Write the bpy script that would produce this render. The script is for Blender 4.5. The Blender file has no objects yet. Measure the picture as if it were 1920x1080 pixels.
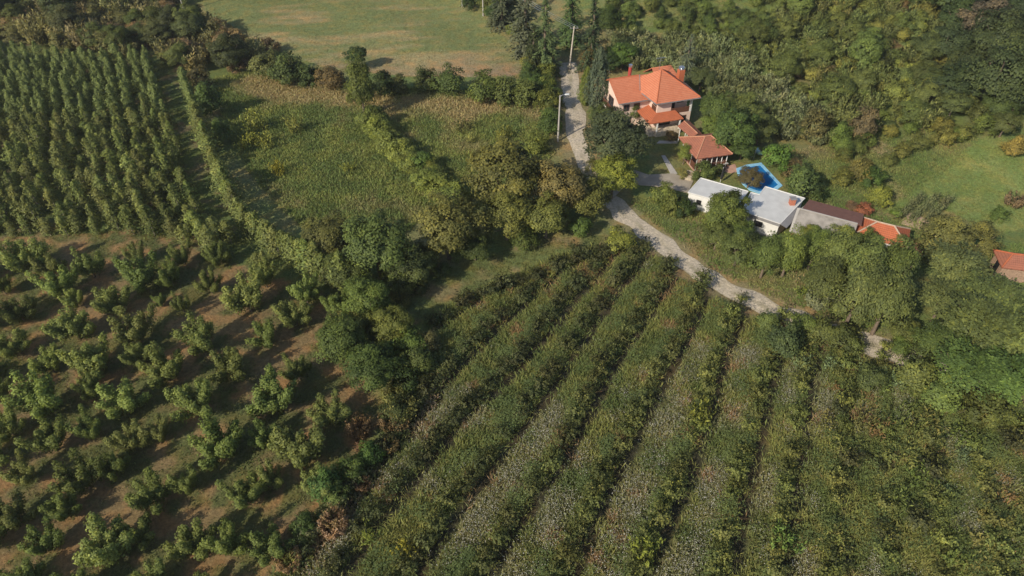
import bpy, math, random
import numpy as np
from mathutils import Vector

# ------------------------------------------------------------------ camera, world, sun, exposure
CAM_H, FPX, PITCH = 58.0, 1281.0, math.radians(42)
SUN_AZ, SUN_EL = math.radians(45), math.radians(33)      # azimuth the shadows fall towards, measured from +Y to +X
scene = bpy.context.scene
cam_d = bpy.data.cameras.new('camera'); cam = bpy.data.objects.new('camera', cam_d)
scene.collection.objects.link(cam); scene.camera = cam
cam_d.sensor_width = 36; cam_d.lens = 36 * FPX / 1920; cam_d.clip_end = 3000; cam_d.clip_start = 0.5
cam.location = (0, 0, CAM_H); cam.rotation_euler = (math.pi / 2 - PITCH, 0, 0)
world = bpy.data.worlds.new('World'); scene.world = world; world.use_nodes = True
wn = world.node_tree
sky = wn.nodes.new('ShaderNodeTexSky'); sky.sky_type = 'NISHITA'; sky.sun_disc = False
sky.sun_elevation = SUN_EL; sky.sun_rotation = SUN_AZ + math.pi
wn.links.new(sky.outputs[0], wn.nodes['Background'].inputs[0])
wn.nodes['Background'].inputs[1].default_value = 0.105
sun_d = bpy.data.lights.new('sun', 'SUN'); sun = bpy.data.objects.new('sun', sun_d)
scene.collection.objects.link(sun)
sun_d.energy = 3.8; sun_d.angle = math.radians(0.5); sun_d.color = (1.0, 0.91, 0.76)
to_light = Vector((-math.sin(SUN_AZ) * math.cos(SUN_EL), -math.cos(SUN_AZ) * math.cos(SUN_EL), math.sin(SUN_EL)))
sun.rotation_euler = to_light.to_track_quat('Z', 'Y').to_euler()
sun.location = (-40, -40, 120)
vs = scene.view_settings
vs.view_transform = 'Standard'; vs.look = 'None'; vs.gamma = 1.0; vs.exposure = 0.36; vs.use_curve_mapping = False

COL = scene.collection
VK = 1.4                                                  # overall lightness of leaves and grass
RNG = np.random.default_rng(7); random.seed(7)

# ------------------------------------------------------------------ terrain and picture-to-ground helpers
def smooth(t):
    t = np.clip(t, 0, 1); return t * t * (3 - 2 * t)
def H(x, y):
    x = np.asarray(x, float); y = np.asarray(y, float)
    s = (x - 30) * 0.62 + (y - 112) * 0.78
    z = 11.0 * smooth(s / 95) + 0.03 * np.maximum(s - 95, 0)
    z = z + 0.25 * np.sin(x * 0.09 + 1.3) * np.sin(y * 0.075 + .4) + 0.12 * np.sin(x * 0.21 + y * 0.17)
    flat = np.exp(-(((x - 36) / 16) ** 2 + ((y - 88) / 20) ** 2) ** 2)
    return z * (1 - 0.9 * flat)
def P(px, py, zoff=0.0):
    u = (px - 960) / FPX; v = (540 - py) / FPX
    d = np.array([u, math.cos(PITCH) + v * math.sin(PITCH), -math.sin(PITCH) + v * math.cos(PITCH)])
    z = zoff
    for _ in range(25):
        t = (z - CAM_H) / d[2]; z = 0.5 * z + 0.5 * (float(H(d[0] * t, d[1] * t)) + zoff)
    return np.array([d[0] * t, d[1] * t, z])
def PZ(px, py, z):                                       # at an absolute height
    u = (px - 960) / FPX; v = (540 - py) / FPX
    d = np.array([u, math.cos(PITCH) + v * math.sin(PITCH), -math.sin(PITCH) + v * math.cos(PITCH)])
    return Vector(d * ((z - CAM_H) / d[2]) + np.array([0, 0, CAM_H]))
def proj(x, y, z):
    d = y * math.cos(PITCH) - (z - CAM_H) * math.sin(PITCH); up = y * math.sin(PITCH) + (z - CAM_H) * math.cos(PITCH)
    return 960 + FPX * x / d, 540 - FPX * up / d
def depth(x, y, z): return y * math.cos(PITCH) - (z - CAM_H) * math.sin(PITCH)
def WP(pts): return np.array([P(a, b)[:2] for a, b in pts])
def inpoly(x, y, poly):
    x = np.asarray(x); y = np.asarray(y); r = np.zeros(x.shape, bool); n = len(poly)
    for i in range(n):
        x0, y0 = poly[i]; x1, y1 = poly[(i + 1) % n]
        if y0 == y1: continue
        c = ((y0 > y) != (y1 > y)) & (x < (x1 - x0) * (y - y0) / (y1 - y0) + x0)
        r ^= c
    return r
def polydist(x, y, line):
    d = np.full(np.shape(x), 1e9)
    for (x0, y0), (x1, y1) in zip(line[:-1], line[1:]):
        vx, vy = x1 - x0, y1 - y0; t = np.clip(((x - x0) * vx + (y - y0) * vy) / (vx * vx + vy * vy), 0, 1)
        d = np.minimum(d, np.hypot(x - x0 - t * vx, y - y0 - t * vy))
    return d
_perm = np.random.default_rng(3).random((256, 256))
def vnoise(x, y, s=1.0):
    x = np.asarray(x) / s + 1000; y = np.asarray(y) / s + 1000
    xi = np.floor(x).astype(int); yi = np.floor(y).astype(int); fx = x - xi; fy = y - yi
    fx = fx * fx * (3 - 2 * fx); fy = fy * fy * (3 - 2 * fy)
    g = lambda a, b: _perm[a % 256, b % 256]
    return (g(xi, yi) * (1 - fx) + g(xi + 1, yi) * fx) * (1 - fy) + (g(xi, yi + 1) * (1 - fx) + g(xi + 1, yi + 1) * fx) * fy
def fbm(x, y, s):
    return (vnoise(x, y, s) + .5 * vnoise(x + 31, y, s / 2.1) + .25 * vnoise(x, y + 57, s / 4.3)) / 1.75

# ------------------------------------------------------------------ materials
def mat(name):
    m = bpy.data.materials.new(name); m.use_nodes = True
    nt = m.node_tree; return m, nt, nt.nodes['Principled BSDF']
def nd(nt, t, **kw):
    n = nt.nodes.new(t)
    for k, v in kw.items(): setattr(n, k, v)
    return n
def simple(name, col, rough=0.7, noise=0.25, scale=3.0, bump=0.0, metal=0.0, spec=0.4):
    m, nt, b = mat(name)
    tc = nd(nt, 'ShaderNodeTexCoord'); n = nd(nt, 'ShaderNodeTexNoise'); n.inputs['Scale'].default_value = scale; n.inputs['Detail'].default_value = 6
    nt.links.new(tc.outputs['Object'], n.inputs['Vector'])
    mr = nd(nt, 'ShaderNodeMapRange'); mr.inputs[3].default_value = 1 - noise; mr.inputs[4].default_value = 1 + noise
    mr.inputs[1].default_value = .25; mr.inputs[2].default_value = .75
    nt.links.new(n.outputs['Fac'], mr.inputs[0])
    sc = nd(nt, 'ShaderNodeVectorMath', operation='SCALE'); sc.inputs[0].default_value = col[:3]
    nt.links.new(mr.outputs[0], sc.inputs['Scale']); nt.links.new(sc.outputs[0], b.inputs['Base Color'])
    b.inputs['Roughness'].default_value = rough; b.inputs['Metallic'].default_value = metal; b.inputs['Specular IOR Level'].default_value = spec
    if bump:
        bp = nd(nt, 'ShaderNodeBump'); bp.inputs['Strength'].default_value = bump; bp.inputs['Distance'].default_value = 0.05
        nt.links.new(n.outputs['Fac'], bp.inputs['Height']); nt.links.new(bp.outputs[0], b.inputs['Normal'])
    return m
def leaf_shader(nt, b, colsock, trans=0.36, nsock=None, keep=.6):
    # leaves are shaded partly with the rounding of their clump, as dense real foliage is
    geo = nd(nt, 'ShaderNodeNewGeometry'); k = nd(nt, 'ShaderNodeVectorMath', operation='SCALE'); k.inputs['Scale'].default_value = keep
    nt.links.new(geo.outputs['Normal'], k.inputs[0]); ad = nd(nt, 'ShaderNodeVectorMath', operation='ADD'); nt.links.new(k.outputs[0], ad.inputs[0])
    if nsock: nt.links.new(nsock, ad.inputs[1])
    else: ad.inputs[1].default_value = (0, 0, 1)
    nn = nd(nt, 'ShaderNodeVectorMath', operation='NORMALIZE'); nt.links.new(ad.outputs[0], nn.inputs[0]); nt.links.new(nn.outputs[0], b.inputs['Normal'])
    b.inputs['Roughness'].default_value = 0.62; b.inputs['Specular IOR Level'].default_value = 0.22
    nt.links.new(colsock, b.inputs['Base Color'])
    t = nd(nt, 'ShaderNodeBsdfTranslucent'); g = nd(nt, 'ShaderNodeVectorMath', operation='MULTIPLY'); g.inputs[1].default_value = (1.25, 1.2, .55)
    nt.links.new(colsock, g.inputs[0]); nt.links.new(g.outputs[0], t.inputs['Color'])
    mx = nd(nt, 'ShaderNodeMixShader'); mx.inputs[0].default_value = trans
    nt.links.new(b.outputs[0], mx.inputs[1]); nt.links.new(t.outputs[0], mx.inputs[2])
    nt.links.new(mx.outputs[0], nt.nodes['Material Output'].inputs[0])
def foliage_mat():
    m, nt, b = mat('foliage')
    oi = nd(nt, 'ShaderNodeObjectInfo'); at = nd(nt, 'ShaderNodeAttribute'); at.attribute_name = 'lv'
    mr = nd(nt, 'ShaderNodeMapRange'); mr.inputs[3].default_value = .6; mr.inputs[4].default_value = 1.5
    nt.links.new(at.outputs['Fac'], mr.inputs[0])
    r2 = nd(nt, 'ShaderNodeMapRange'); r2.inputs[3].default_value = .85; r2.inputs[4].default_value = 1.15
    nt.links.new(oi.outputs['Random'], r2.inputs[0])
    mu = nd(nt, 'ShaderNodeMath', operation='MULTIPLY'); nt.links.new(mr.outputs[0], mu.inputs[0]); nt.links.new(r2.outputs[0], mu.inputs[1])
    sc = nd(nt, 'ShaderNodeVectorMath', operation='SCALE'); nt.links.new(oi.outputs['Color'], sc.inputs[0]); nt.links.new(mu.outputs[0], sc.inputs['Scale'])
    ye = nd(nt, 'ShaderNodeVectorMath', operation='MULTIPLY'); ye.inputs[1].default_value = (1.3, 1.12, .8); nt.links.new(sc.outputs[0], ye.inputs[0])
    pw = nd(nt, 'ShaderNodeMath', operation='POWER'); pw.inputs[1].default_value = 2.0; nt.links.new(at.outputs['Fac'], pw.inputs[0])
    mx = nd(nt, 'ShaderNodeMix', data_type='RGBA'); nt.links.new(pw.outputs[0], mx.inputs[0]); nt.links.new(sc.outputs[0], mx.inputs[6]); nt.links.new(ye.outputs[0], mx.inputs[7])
    an = nd(nt, 'ShaderNodeAttribute'); an.attribute_name = 'nv'; vt = nd(nt, 'ShaderNodeVectorTransform', vector_type='NORMAL', convert_from='OBJECT', convert_to='WORLD')
    nt.links.new(an.outputs['Vector'], vt.inputs[0]); vn = nd(nt, 'ShaderNodeVectorMath', operation='NORMALIZE'); nt.links.new(vt.outputs[0], vn.inputs[0])
    leaf_shader(nt, b, mx.outputs[2], .3, vn.outputs[0], .6); return m
def veg_mat(name, trans=.34):
    m, nt, b = mat(name)
    at = nd(nt, 'ShaderNodeAttribute'); at.attribute_name = 'col'
    leaf_shader(nt, b, at.outputs['Color'], trans, None, .55); return m
def ground_mat(name='ground_cover', tint=(1.35, 1.08, .95)):
    m, nt, b = mat(name)
    at = nd(nt, 'ShaderNodeAttribute'); at.attribute_name = 'col'; geo = nd(nt, 'ShaderNodeNewGeometry')
    n1 = nd(nt, 'ShaderNodeTexNoise'); n1.inputs['Scale'].default_value = 2.6; n1.inputs['Detail'].default_value = 9; n1.inputs['Roughness'].default_value = .75
    n2 = nd(nt, 'ShaderNodeTexNoise'); n2.inputs['Scale'].default_value = .42; n2.inputs['Detail'].default_value = 6
    for n in (n1, n2): nt.links.new(geo.outputs['Position'], n.inputs['Vector'])
    m1 = nd(nt, 'ShaderNodeMapRange'); m1.inputs[1].default_value = .3; m1.inputs[2].default_value = .7; m1.inputs[3].default_value = .55; m1.inputs[4].default_value = 1.45
    nt.links.new(n1.outputs['Fac'], m1.inputs[0])
    sc = nd(nt, 'ShaderNodeVectorMath', operation='SCALE'); nt.links.new(at.outputs['Color'], sc.inputs[0]); nt.links.new(m1.outputs[0], sc.inputs['Scale'])
    st = nd(nt, 'ShaderNodeVectorMath', operation='MULTIPLY'); st.inputs[1].default_value = tint; nt.links.new(sc.outputs[0], st.inputs[0])
    m2 = nd(nt, 'ShaderNodeMapRange'); m2.inputs[1].default_value = .45; m2.inputs[2].default_value = .65; nt.links.new(n2.outputs['Fac'], m2.inputs[0])
    mx = nd(nt, 'ShaderNodeMix', data_type='RGBA'); nt.links.new(m2.outputs[0], mx.inputs[0]); nt.links.new(sc.outputs[0], mx.inputs[6]); nt.links.new(st.outputs[0], mx.inputs[7])
    nt.links.new(mx.outputs[2], b.inputs['Base Color']); b.inputs['Roughness'].default_value = 1; b.inputs['Specular IOR Level'].default_value = .1
    bp = nd(nt, 'ShaderNodeBump'); bp.inputs['Strength'].default_value = .8; bp.inputs['Distance'].default_value = .25
    nt.links.new(n1.outputs['Fac'], bp.inputs['Height']); nt.links.new(bp.outputs[0], b.inputs['Normal'])
    return m
def tile_mat(name, c1, c2, course=0.33, weather=.25):
    # clay tiles: courses follow the slope through the mesh UV (u across the slope, v down it, metres)
    m, nt, b = mat(name)
    uv = nd(nt, 'ShaderNodeUVMap'); sep = nd(nt, 'ShaderNodeSeparateXYZ'); nt.links.new(uv.outputs[0], sep.inputs[0])
    w1 = nd(nt, 'ShaderNodeMath', operation='DIVIDE'); w1.inputs[1].default_value = course; nt.links.new(sep.outputs[1], w1.inputs[0])
    f1 = nd(nt, 'ShaderNodeMath', operation='FRACT'); nt.links.new(w1.outputs[0], f1.inputs[0])
    w2 = nd(nt, 'ShaderNodeMath', operation='DIVIDE'); w2.inputs[1].default_value = .24; nt.links.new(sep.outputs[0], w2.inputs[0])
    f2 = nd(nt, 'ShaderNodeMath', operation='PINGPONG'); f2.inputs[1].default_value = .5; nt.links.new(w2.outputs[0], f2.inputs[0])
    hh = nd(nt, 'ShaderNodeMath', operation='ADD'); nt.links.new(f1.outputs[0], hh.inputs[0]); nt.links.new(f2.outputs[0], hh.inputs[1])
    geo = nd(nt, 'ShaderNodeNewGeometry'); n = nd(nt, 'ShaderNodeTexNoise'); n.inputs['Scale'].default_value = 1.3; n.inputs['Detail'].default_value = 8; n.inputs['Roughness'].default_value = .7
    nt.links.new(geo.outputs['Position'], n.inputs['Vector'])
    mr = nd(nt, 'ShaderNodeMapRange'); mr.inputs[1].default_value = .35; mr.inputs[2].default_value = .68; nt.links.new(n.outputs['Fac'], mr.inputs[0])
    mx = nd(nt, 'ShaderNodeMix', data_type='RGBA'); mx.inputs[6].default_value = (*c1, 1); mx.inputs[7].default_value = (*c2, 1); nt.links.new(mr.outputs[0], mx.inputs[0])
    lt = nd(nt, 'ShaderNodeMath', operation='GREATER_THAN'); lt.inputs[1].default_value = .86; nt.links.new(f1.outputs[0], lt.inputs[0])
    dk = nd(nt, 'ShaderNodeMapRange'); dk.inputs[3].default_value = 1; dk.inputs[4].default_value = .62; nt.links.new(lt.outputs[0], dk.inputs[0])
    sc = nd(nt, 'ShaderNodeVectorMath', operation='SCALE'); nt.links.new(mx.outputs[2], sc.inputs[0]); nt.links.new(dk.outputs[0], sc.inputs['Scale'])
    nt.links.new(sc.outputs[0], b.inputs['Base Color']); b.inputs['Roughness'].default_value = .75; b.inputs['Specular IOR Level'].default_value = .3
    bp = nd(nt, 'ShaderNodeBump'); bp.inputs['Strength'].default_value = .6; bp.inputs['Distance'].default_value = .06
    nt.links.new(hh.outputs[0], bp.inputs['Height']); nt.links.new(bp.outputs[0], b.inputs['Normal'])
    return m

M_FOL = foliage_mat(); M_VEG = veg_mat('weeds_and_grass'); M_GROUND = ground_mat(); M_TRACK = ground_mat('dirt_road', (1.1, 1.08, 1.02))
M_BARK = simple('bark', (.16, .12, .085), .9, .4, 6)
M_PALEBARK = simple('pale_bark', (.36, .31, .25), .9, .3, 6)
M_ROOF = tile_mat('clay_tiles', (.47, .15, .075), (.53, .195, .105))
M_ROOF2 = tile_mat('old_clay_tiles', (.36, .135, .08), (.26, .105, .068), .3)
M_ROOF3 = tile_mat('bright_clay_tiles', (.47, .135, .058), (.37, .11, .052), .3)
M_RIDGE = simple('ridge_tiles', (.45, .22, .13), .8, .2, 5)
M_MORTAR = simple('mortar_ridge', (.44, .33, .24), .9, .2, 5)
M_WALL = simple('pink_plaster', (.70, .53, .44), .9, .1, 1.5)
M_WHITE = simple('white_plaster', (.66, .645, .61), .9, .08, 1.2)
M_FLAT = simple('white_roof_membrane', (.53, .525, .505), .75, .13, .7)
M_STONE = simple('stone_cladding', (.50, .42, .31), .9, .45, 3.5, .5)
M_WOOD = simple('brown_wood', (.13, .055, .032), .7, .3, 5)
M_DARK = simple('dark_opening', (.02, .02, .022), .4, .1, 3)
M_GLASS = simple('window_glass', (.03, .035, .04), .12, .05, 3, spec=.6)
M_GREYROOF = simple('fibre_cement', (.27, .245, .215), .9, .38, 1.1, .2)
M_BROWNROOF = simple('brown_sheet', (.15, .07, .05), .75, .18, 2.0)
M_GREYMET = simple('grey_flashing', (.22, .21, .21), .6, .15, 2)
M_BRICK = simple('red_brick', (.42, .15, .09), .9, .3, 7)
M_STEEL = simple('steel', (.55, .56, .58), .35, .1, 4, metal=.9)
M_REDMET = simple('red_flue', (.36, .055, .045), .5, .1, 4)
M_CONC = simple('concrete', (.40, .37, .33), .9, .15, 2.5)
M_POLEWOOD = simple('pale_pole', (.50, .44, .36), .9, .2, 4)
M_GRAVEL = simple('gravel', (.39, .305, .215), .95, .35, 1.0, .4)
M_PAVE = simple('courtyard_concrete', (.32, .275, .215), .9, .18, .8)
M_PINKPAVE = simple('pink_paving', (.46, .27, .2), .9, .2, 2)
M_BLUE = simple('pool_liner', (.06, .30, .62), .4, .12, 2.0)
M_WOODPALE = simple('weathered_planks', (.33, .22, .15), .85, .4, 6)
M_BLUEPL = simple('pale_blue_plastic', (.36, .55, .75), .4, .1, 3)
M_BLACK = simple('black_cloth', (.018, .018, .02), .8, .1, 3)
M_SOIL = simple('bare_soil', (.42, .30, .2), 1, .3, 1.4, .5)
M_LAMP = simple('lamp_housing', (.55, .56, .56), .4, .05, 3)
def water_mat():
    m, nt, b = mat('pool_water')
    b.inputs['Base Color'].default_value = (.016, .23, .60, 1); b.inputs['Roughness'].default_value = .08; b.inputs['Specular IOR Level'].default_value = .5
    n = nd(nt, 'ShaderNodeTexNoise'); n.inputs['Scale'].default_value = 3; bp = nd(nt, 'ShaderNodeBump'); bp.inputs['Strength'].default_value = .12
    geo = nd(nt, 'ShaderNodeNewGeometry'); nt.links.new(geo.outputs['Position'], n.inputs['Vector'])
    nt.links.new(n.outputs['Fac'], bp.inputs['Height']); nt.links.new(bp.outputs[0], b.inputs['Normal'])
    b.inputs['Transmission Weight'].default_value = .35; b.inputs['IOR'].default_value = 1.33
    return m
M_WATER = water_mat()

# ------------------------------------------------------------------ mesh helpers
def npmesh(name, V, F, mats, midx=None, lv=None, col=None, smooth_=False):
    """V (n,3); F (m,4) or (m,3) index array, or list of index lists"""
    me = bpy.data.meshes.new(name)
    if isinstance(F, np.ndarray):
        k = F.shape[1]; me.vertices.add(len(V)); me.vertices.foreach_set('co', np.ascontiguousarray(V, np.float32).ravel())
        me.loops.add(F.size); me.loops.foreach_set('vertex_index', np.ascontiguousarray(F, np.int32).ravel())
        me.polygons.add(len(F)); me.polygons.foreach_set('loop_start', np.arange(0, F.size, k, dtype=np.int32))
        me.update(calc_edges=True)
    else:
        me.from_pydata([tuple(v) for v in V], [], F)
    for m in mats: me.materials.append(m)
    if midx is not None: me.polygons.foreach_set('material_index', np.asarray(midx, np.int32))
    if lv is not None:
        a = me.attributes.new('lv', 'FLOAT', 'FACE'); a.data.foreach_set('value', np.asarray(lv, np.float32))
    if col is not None:
        dom = 'FACE' if len(col) == len(me.polygons) else 'POINT'
        a = me.attributes.new('col', 'FLOAT_COLOR', dom); c = np.ones((len(col), 4), np.float32); c[:, :3] = col
        a.data.foreach_set('color', c.ravel())
    if smooth_: me.polygons.foreach_set('use_smooth', np.ones(len(me.polygons), bool))
    me.update(); return me
def link(name, me, parent=None, loc=(0, 0, 0), rz=0, sc=1, color=None):
    o = bpy.data.objects.new(name, me); COL.objects.link(o)
    if parent: o.parent = parent
    o.location = loc; o.rotation_euler = (0, 0, rz); o.scale = (sc, sc, sc) if not hasattr(sc, '__len__') else sc
    if color is not None: o.color = (*color, 1)
    return o
def tag(o, label=None, cat=None, group=None, kind=None):
    if label: o['label'] = label
    if cat: o['category'] = cat
    if group: o['group'] = group
    if kind: o['kind'] = kind
    return o

class MB:
    """collects simple solids, then links them as ONE mesh object"""
    def __init__(s): s.v = []; s.f = []; s.uv = {}
    def poly(s, pts, uvs=None):
        b = len(s.v); s.v += [tuple(p) for p in pts]; s.f.append(list(range(b, b + len(pts))))
        if uvs: s.uv[len(s.f) - 1] = uvs
    def prism(s, base, z0, z1):                       # base: ccw list of (x, y)
        n = len(base); b = len(s.v)
        s.v += [(p[0], p[1], z0) for p in base] + [(p[0], p[1], z1) for p in base]
        s.f.append([b + i for i in reversed(range(n))]); s.f.append([b + n + i for i in range(n)])
        for i in range(n): j = (i + 1) % n; s.f.append([b + i, b + j, b + n + j, b + n + i])
    def box(s, x0, x1, y0, y1, z0, z1): s.prism([(x0, y0), (x1, y0), (x1, y1), (x0, y1)], z0, z1)
    def bar(s, a, b_, w, h=None):
        a = Vector(a); b_ = Vector(b_); h = h or w; d = (b_ - a).normalized()
        u = d.cross(Vector((0, 0, 1)));  u = Vector((1, 0, 0)) if u.length < 1e-4 else u.normalized(); t = u.cross(d)
        k = len(s.v)
        for p in (a, b_):
            for su, st in ((-1, -1), (1, -1), (1, 1), (-1, 1)): s.v.append(tuple(p + u * su * w / 2 + t * st * h / 2))
        s.f += [[k, k + 1, k + 2, k + 3], [k + 7, k + 6, k + 5, k + 4]] + [[k + i, k + 4 + i, k + 4 + (i + 1) % 4, k + (i + 1) % 4] for i in range(4)]
    def tube(s, pts, rad, n=8):
        pts = [Vector(p) for p in pts]; rad = rad if hasattr(rad, '__len__') else [rad] * len(pts); k = len(s.v)
        for i, p in enumerate(pts):
            d = (pts[min(i + 1, len(pts) - 1)] - pts[max(i - 1, 0)]).normalized()
            u = d.cross(Vector((.13, .97, .2))).normalized(); t = d.cross(u)
            for j in range(n):
                a = 2 * math.pi * j / n; s.v.append(tuple(p + (u * math.cos(a) + t * math.sin(a)) * rad[i]))
        for i in range(len(pts) - 1):
            for j in range(n): s.f.append([k + i * n + j, k + i * n + (j + 1) % n, k + (i + 1) * n + (j + 1) % n, k + (i + 1) * n + j])
        s.f.append([k + j for j in reversed(range(n))]); s.f.append([k + (len(pts) - 1) * n + j for j in range(n)])
    def slope(s, pts, thick=.16):
        """a roof slope: pts with the eave edge first (pts[0]->pts[1]); UVs in metres; a slab with real thickness"""
        pts = [Vector(p) for p in pts]; e = (pts[1] - pts[0]).normalized(); nrm = e.cross(pts[2] - pts[0]).normalized()
        if nrm.z < 0: nrm = -nrm
        up = nrm.cross(e)
        uv = [((p - pts[0]).dot(e), (p - pts[0]).dot(up)) for p in pts]
        s.poly(pts, uv); low = [p - Vector((0, 0, thick)) for p in pts]; s.poly(list(reversed(low)))
        n = len(pts)
        for i in range(n): j = (i + 1) % n; s.poly([pts[i], low[i], low[j], pts[j]])
    def build(s, name, m, parent=None, loc=(0, 0, 0), rz=0):
        me = bpy.data.meshes.new(name); me.from_pydata(s.v, [], s.f); me.materials.append(m)
        if s.uv:
            ul = me.uv_layers.new(name='UVMap')
            for fi, uvs in s.uv.items():
                for li, q in zip(me.polygons[fi].loop_indices, uvs): ul.data[li].uv = q
        me.update(); return link(name, me, parent, loc, rz)
def empty(name, loc, rz=0):
    o = bpy.data.objects.new(name, None); COL.objects.link(o); o.location = loc; o.rotation_euler = (0, 0, rz); o.empty_display_size = .3; return o
def children(o): return [c for c in bpy.data.objects if c.parent == o]

# ------------------------------------------------------------------ plant prototypes
def norm(a): return a / np.maximum(np.linalg.norm(a, axis=1, keepdims=True), 1e-6)
def leaf_quads(rng, c, out, size, aspect=.6, upb=.35, rand=.9, along=None, vary=.35):
    n = len(c); nr = norm(out * .9 + rng.normal(size=(n, 3)) * rand * .6 + np.array([0, 0, upb]))
    t = rng.normal(size=(n, 3)) if along is None else along + rng.normal(size=(n, 3)) * .35
    t = norm(t - nr * (t * nr).sum(1, keepdims=True)); b = np.cross(nr, t)
    global LAST_N
    ctr = np.array([0, 0, c[:, 2].min() + .35 * np.ptp(c[:, 2])]); LAST_N = norm(norm(out) * .8 + (c - ctr) / max(np.ptp(c[:, 0]) * .5, .1) * .7 + np.array([0, 0, .35]))
    L = size * (1 + vary * rng.uniform(-1, 1, (n, 1))) ; W = L * aspect
    V = np.stack([c - t * L * .5, c + b * W * .5 + t * L * .05, c + t * L * .5, c - b * W * .5 + t * L * .05], 1).reshape(-1, 3)
    return V, np.arange(4 * n).reshape(n, 4)
def sphere_dirs(rng, n): return norm(rng.normal(size=(n, 3)))
def clumpy(rng, R, Hh, z0, nc, cr, nl, size, lowcut=-.6, squash=.8, flat=1.0, peak=0.0, aspect=.6, rmin=.45):
    """crown of leaf clumps spread over an uneven ellipsoid"""
    d = sphere_dirs(rng, nc * 3); d = d[d[:, 2] > lowcut][:nc]
    rad = rng.uniform(rmin, 1, (len(d), 1)) ** .6; lob = 1 + .28 * np.sin(3.1 * d[:, :1] * 2 + rng.uniform(0, 6)) * np.sin(2.7 * d[:, 1:2] * 2 + rng.uniform(0, 6)) + rng.uniform(-.12, .12, (len(d), 1))
    half = (Hh - z0) / 2; cc = d * rad * lob * np.array([R - cr * .6, R - cr * .6, half - cr * .5]) + np.array([0, 0, z0 + half])
    if peak: cc[:, :2] *= (1 - peak * np.clip((cc[:, 2:3] - z0) / (Hh - z0), 0, 1))
    C, O, LV = [], [], []
    for k in range(len(cc)):
        m = int(nl * rng.uniform(.6, 1.4)); q = sphere_dirs(rng, m); q[:, 2] = np.where(q[:, 2] < -.4, -q[:, 2], q[:, 2])
        r = cr * rng.uniform(.7, 1.3); C.append(cc[k] + q * r * rng.uniform(.45, 1.05, (m, 1)) * np.array([1, 1, squash]))
        O.append(q * .8 + d[k] * .5); LV.append(np.clip(rng.normal(.45 + rng.uniform(-.22, .22), .2, m), 0, 1))
    return np.concatenate(C), np.concatenate(O), np.concatenate(LV), cc
def trunk_mesh(name, rng, h, r, tips, m=None, lean=0.0, nlimb=6):
    mb = MB(); top = Vector((lean * h, 0, h)); mb.tube([(0, 0, -.25), (0, 0, h * .35), tuple(top)], [r * 1.35, r, r * .6], 7)
    idx = rng.permutation(len(tips))[:nlimb]
    for i in idx:
        tp = Vector(tips[i]); st = Vector((0, 0, h * rng.uniform(.55, 1))); mid = st.lerp(tp, .5) + Vector((0, 0, -.08 * (tp - st).length))
        mb.tube([st, mid, tp], [r * .5, r * .33, r * .12], 5)
    me = bpy.data.meshes.new(name); me.from_pydata(mb.v, [], mb.f); me.materials.append(m or M_BARK); me.update(); return me
PRO = {}
def reg(key, width, height, crown, trunk=None): PRO.setdefault(key, []).append((width, height, crown, trunk))
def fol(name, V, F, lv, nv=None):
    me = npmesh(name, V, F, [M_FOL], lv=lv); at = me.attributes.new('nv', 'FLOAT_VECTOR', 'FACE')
    at.data.foreach_set('vector', np.ascontiguousarray(LAST_N if nv is None else nv, np.float32).ravel()); return me

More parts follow.
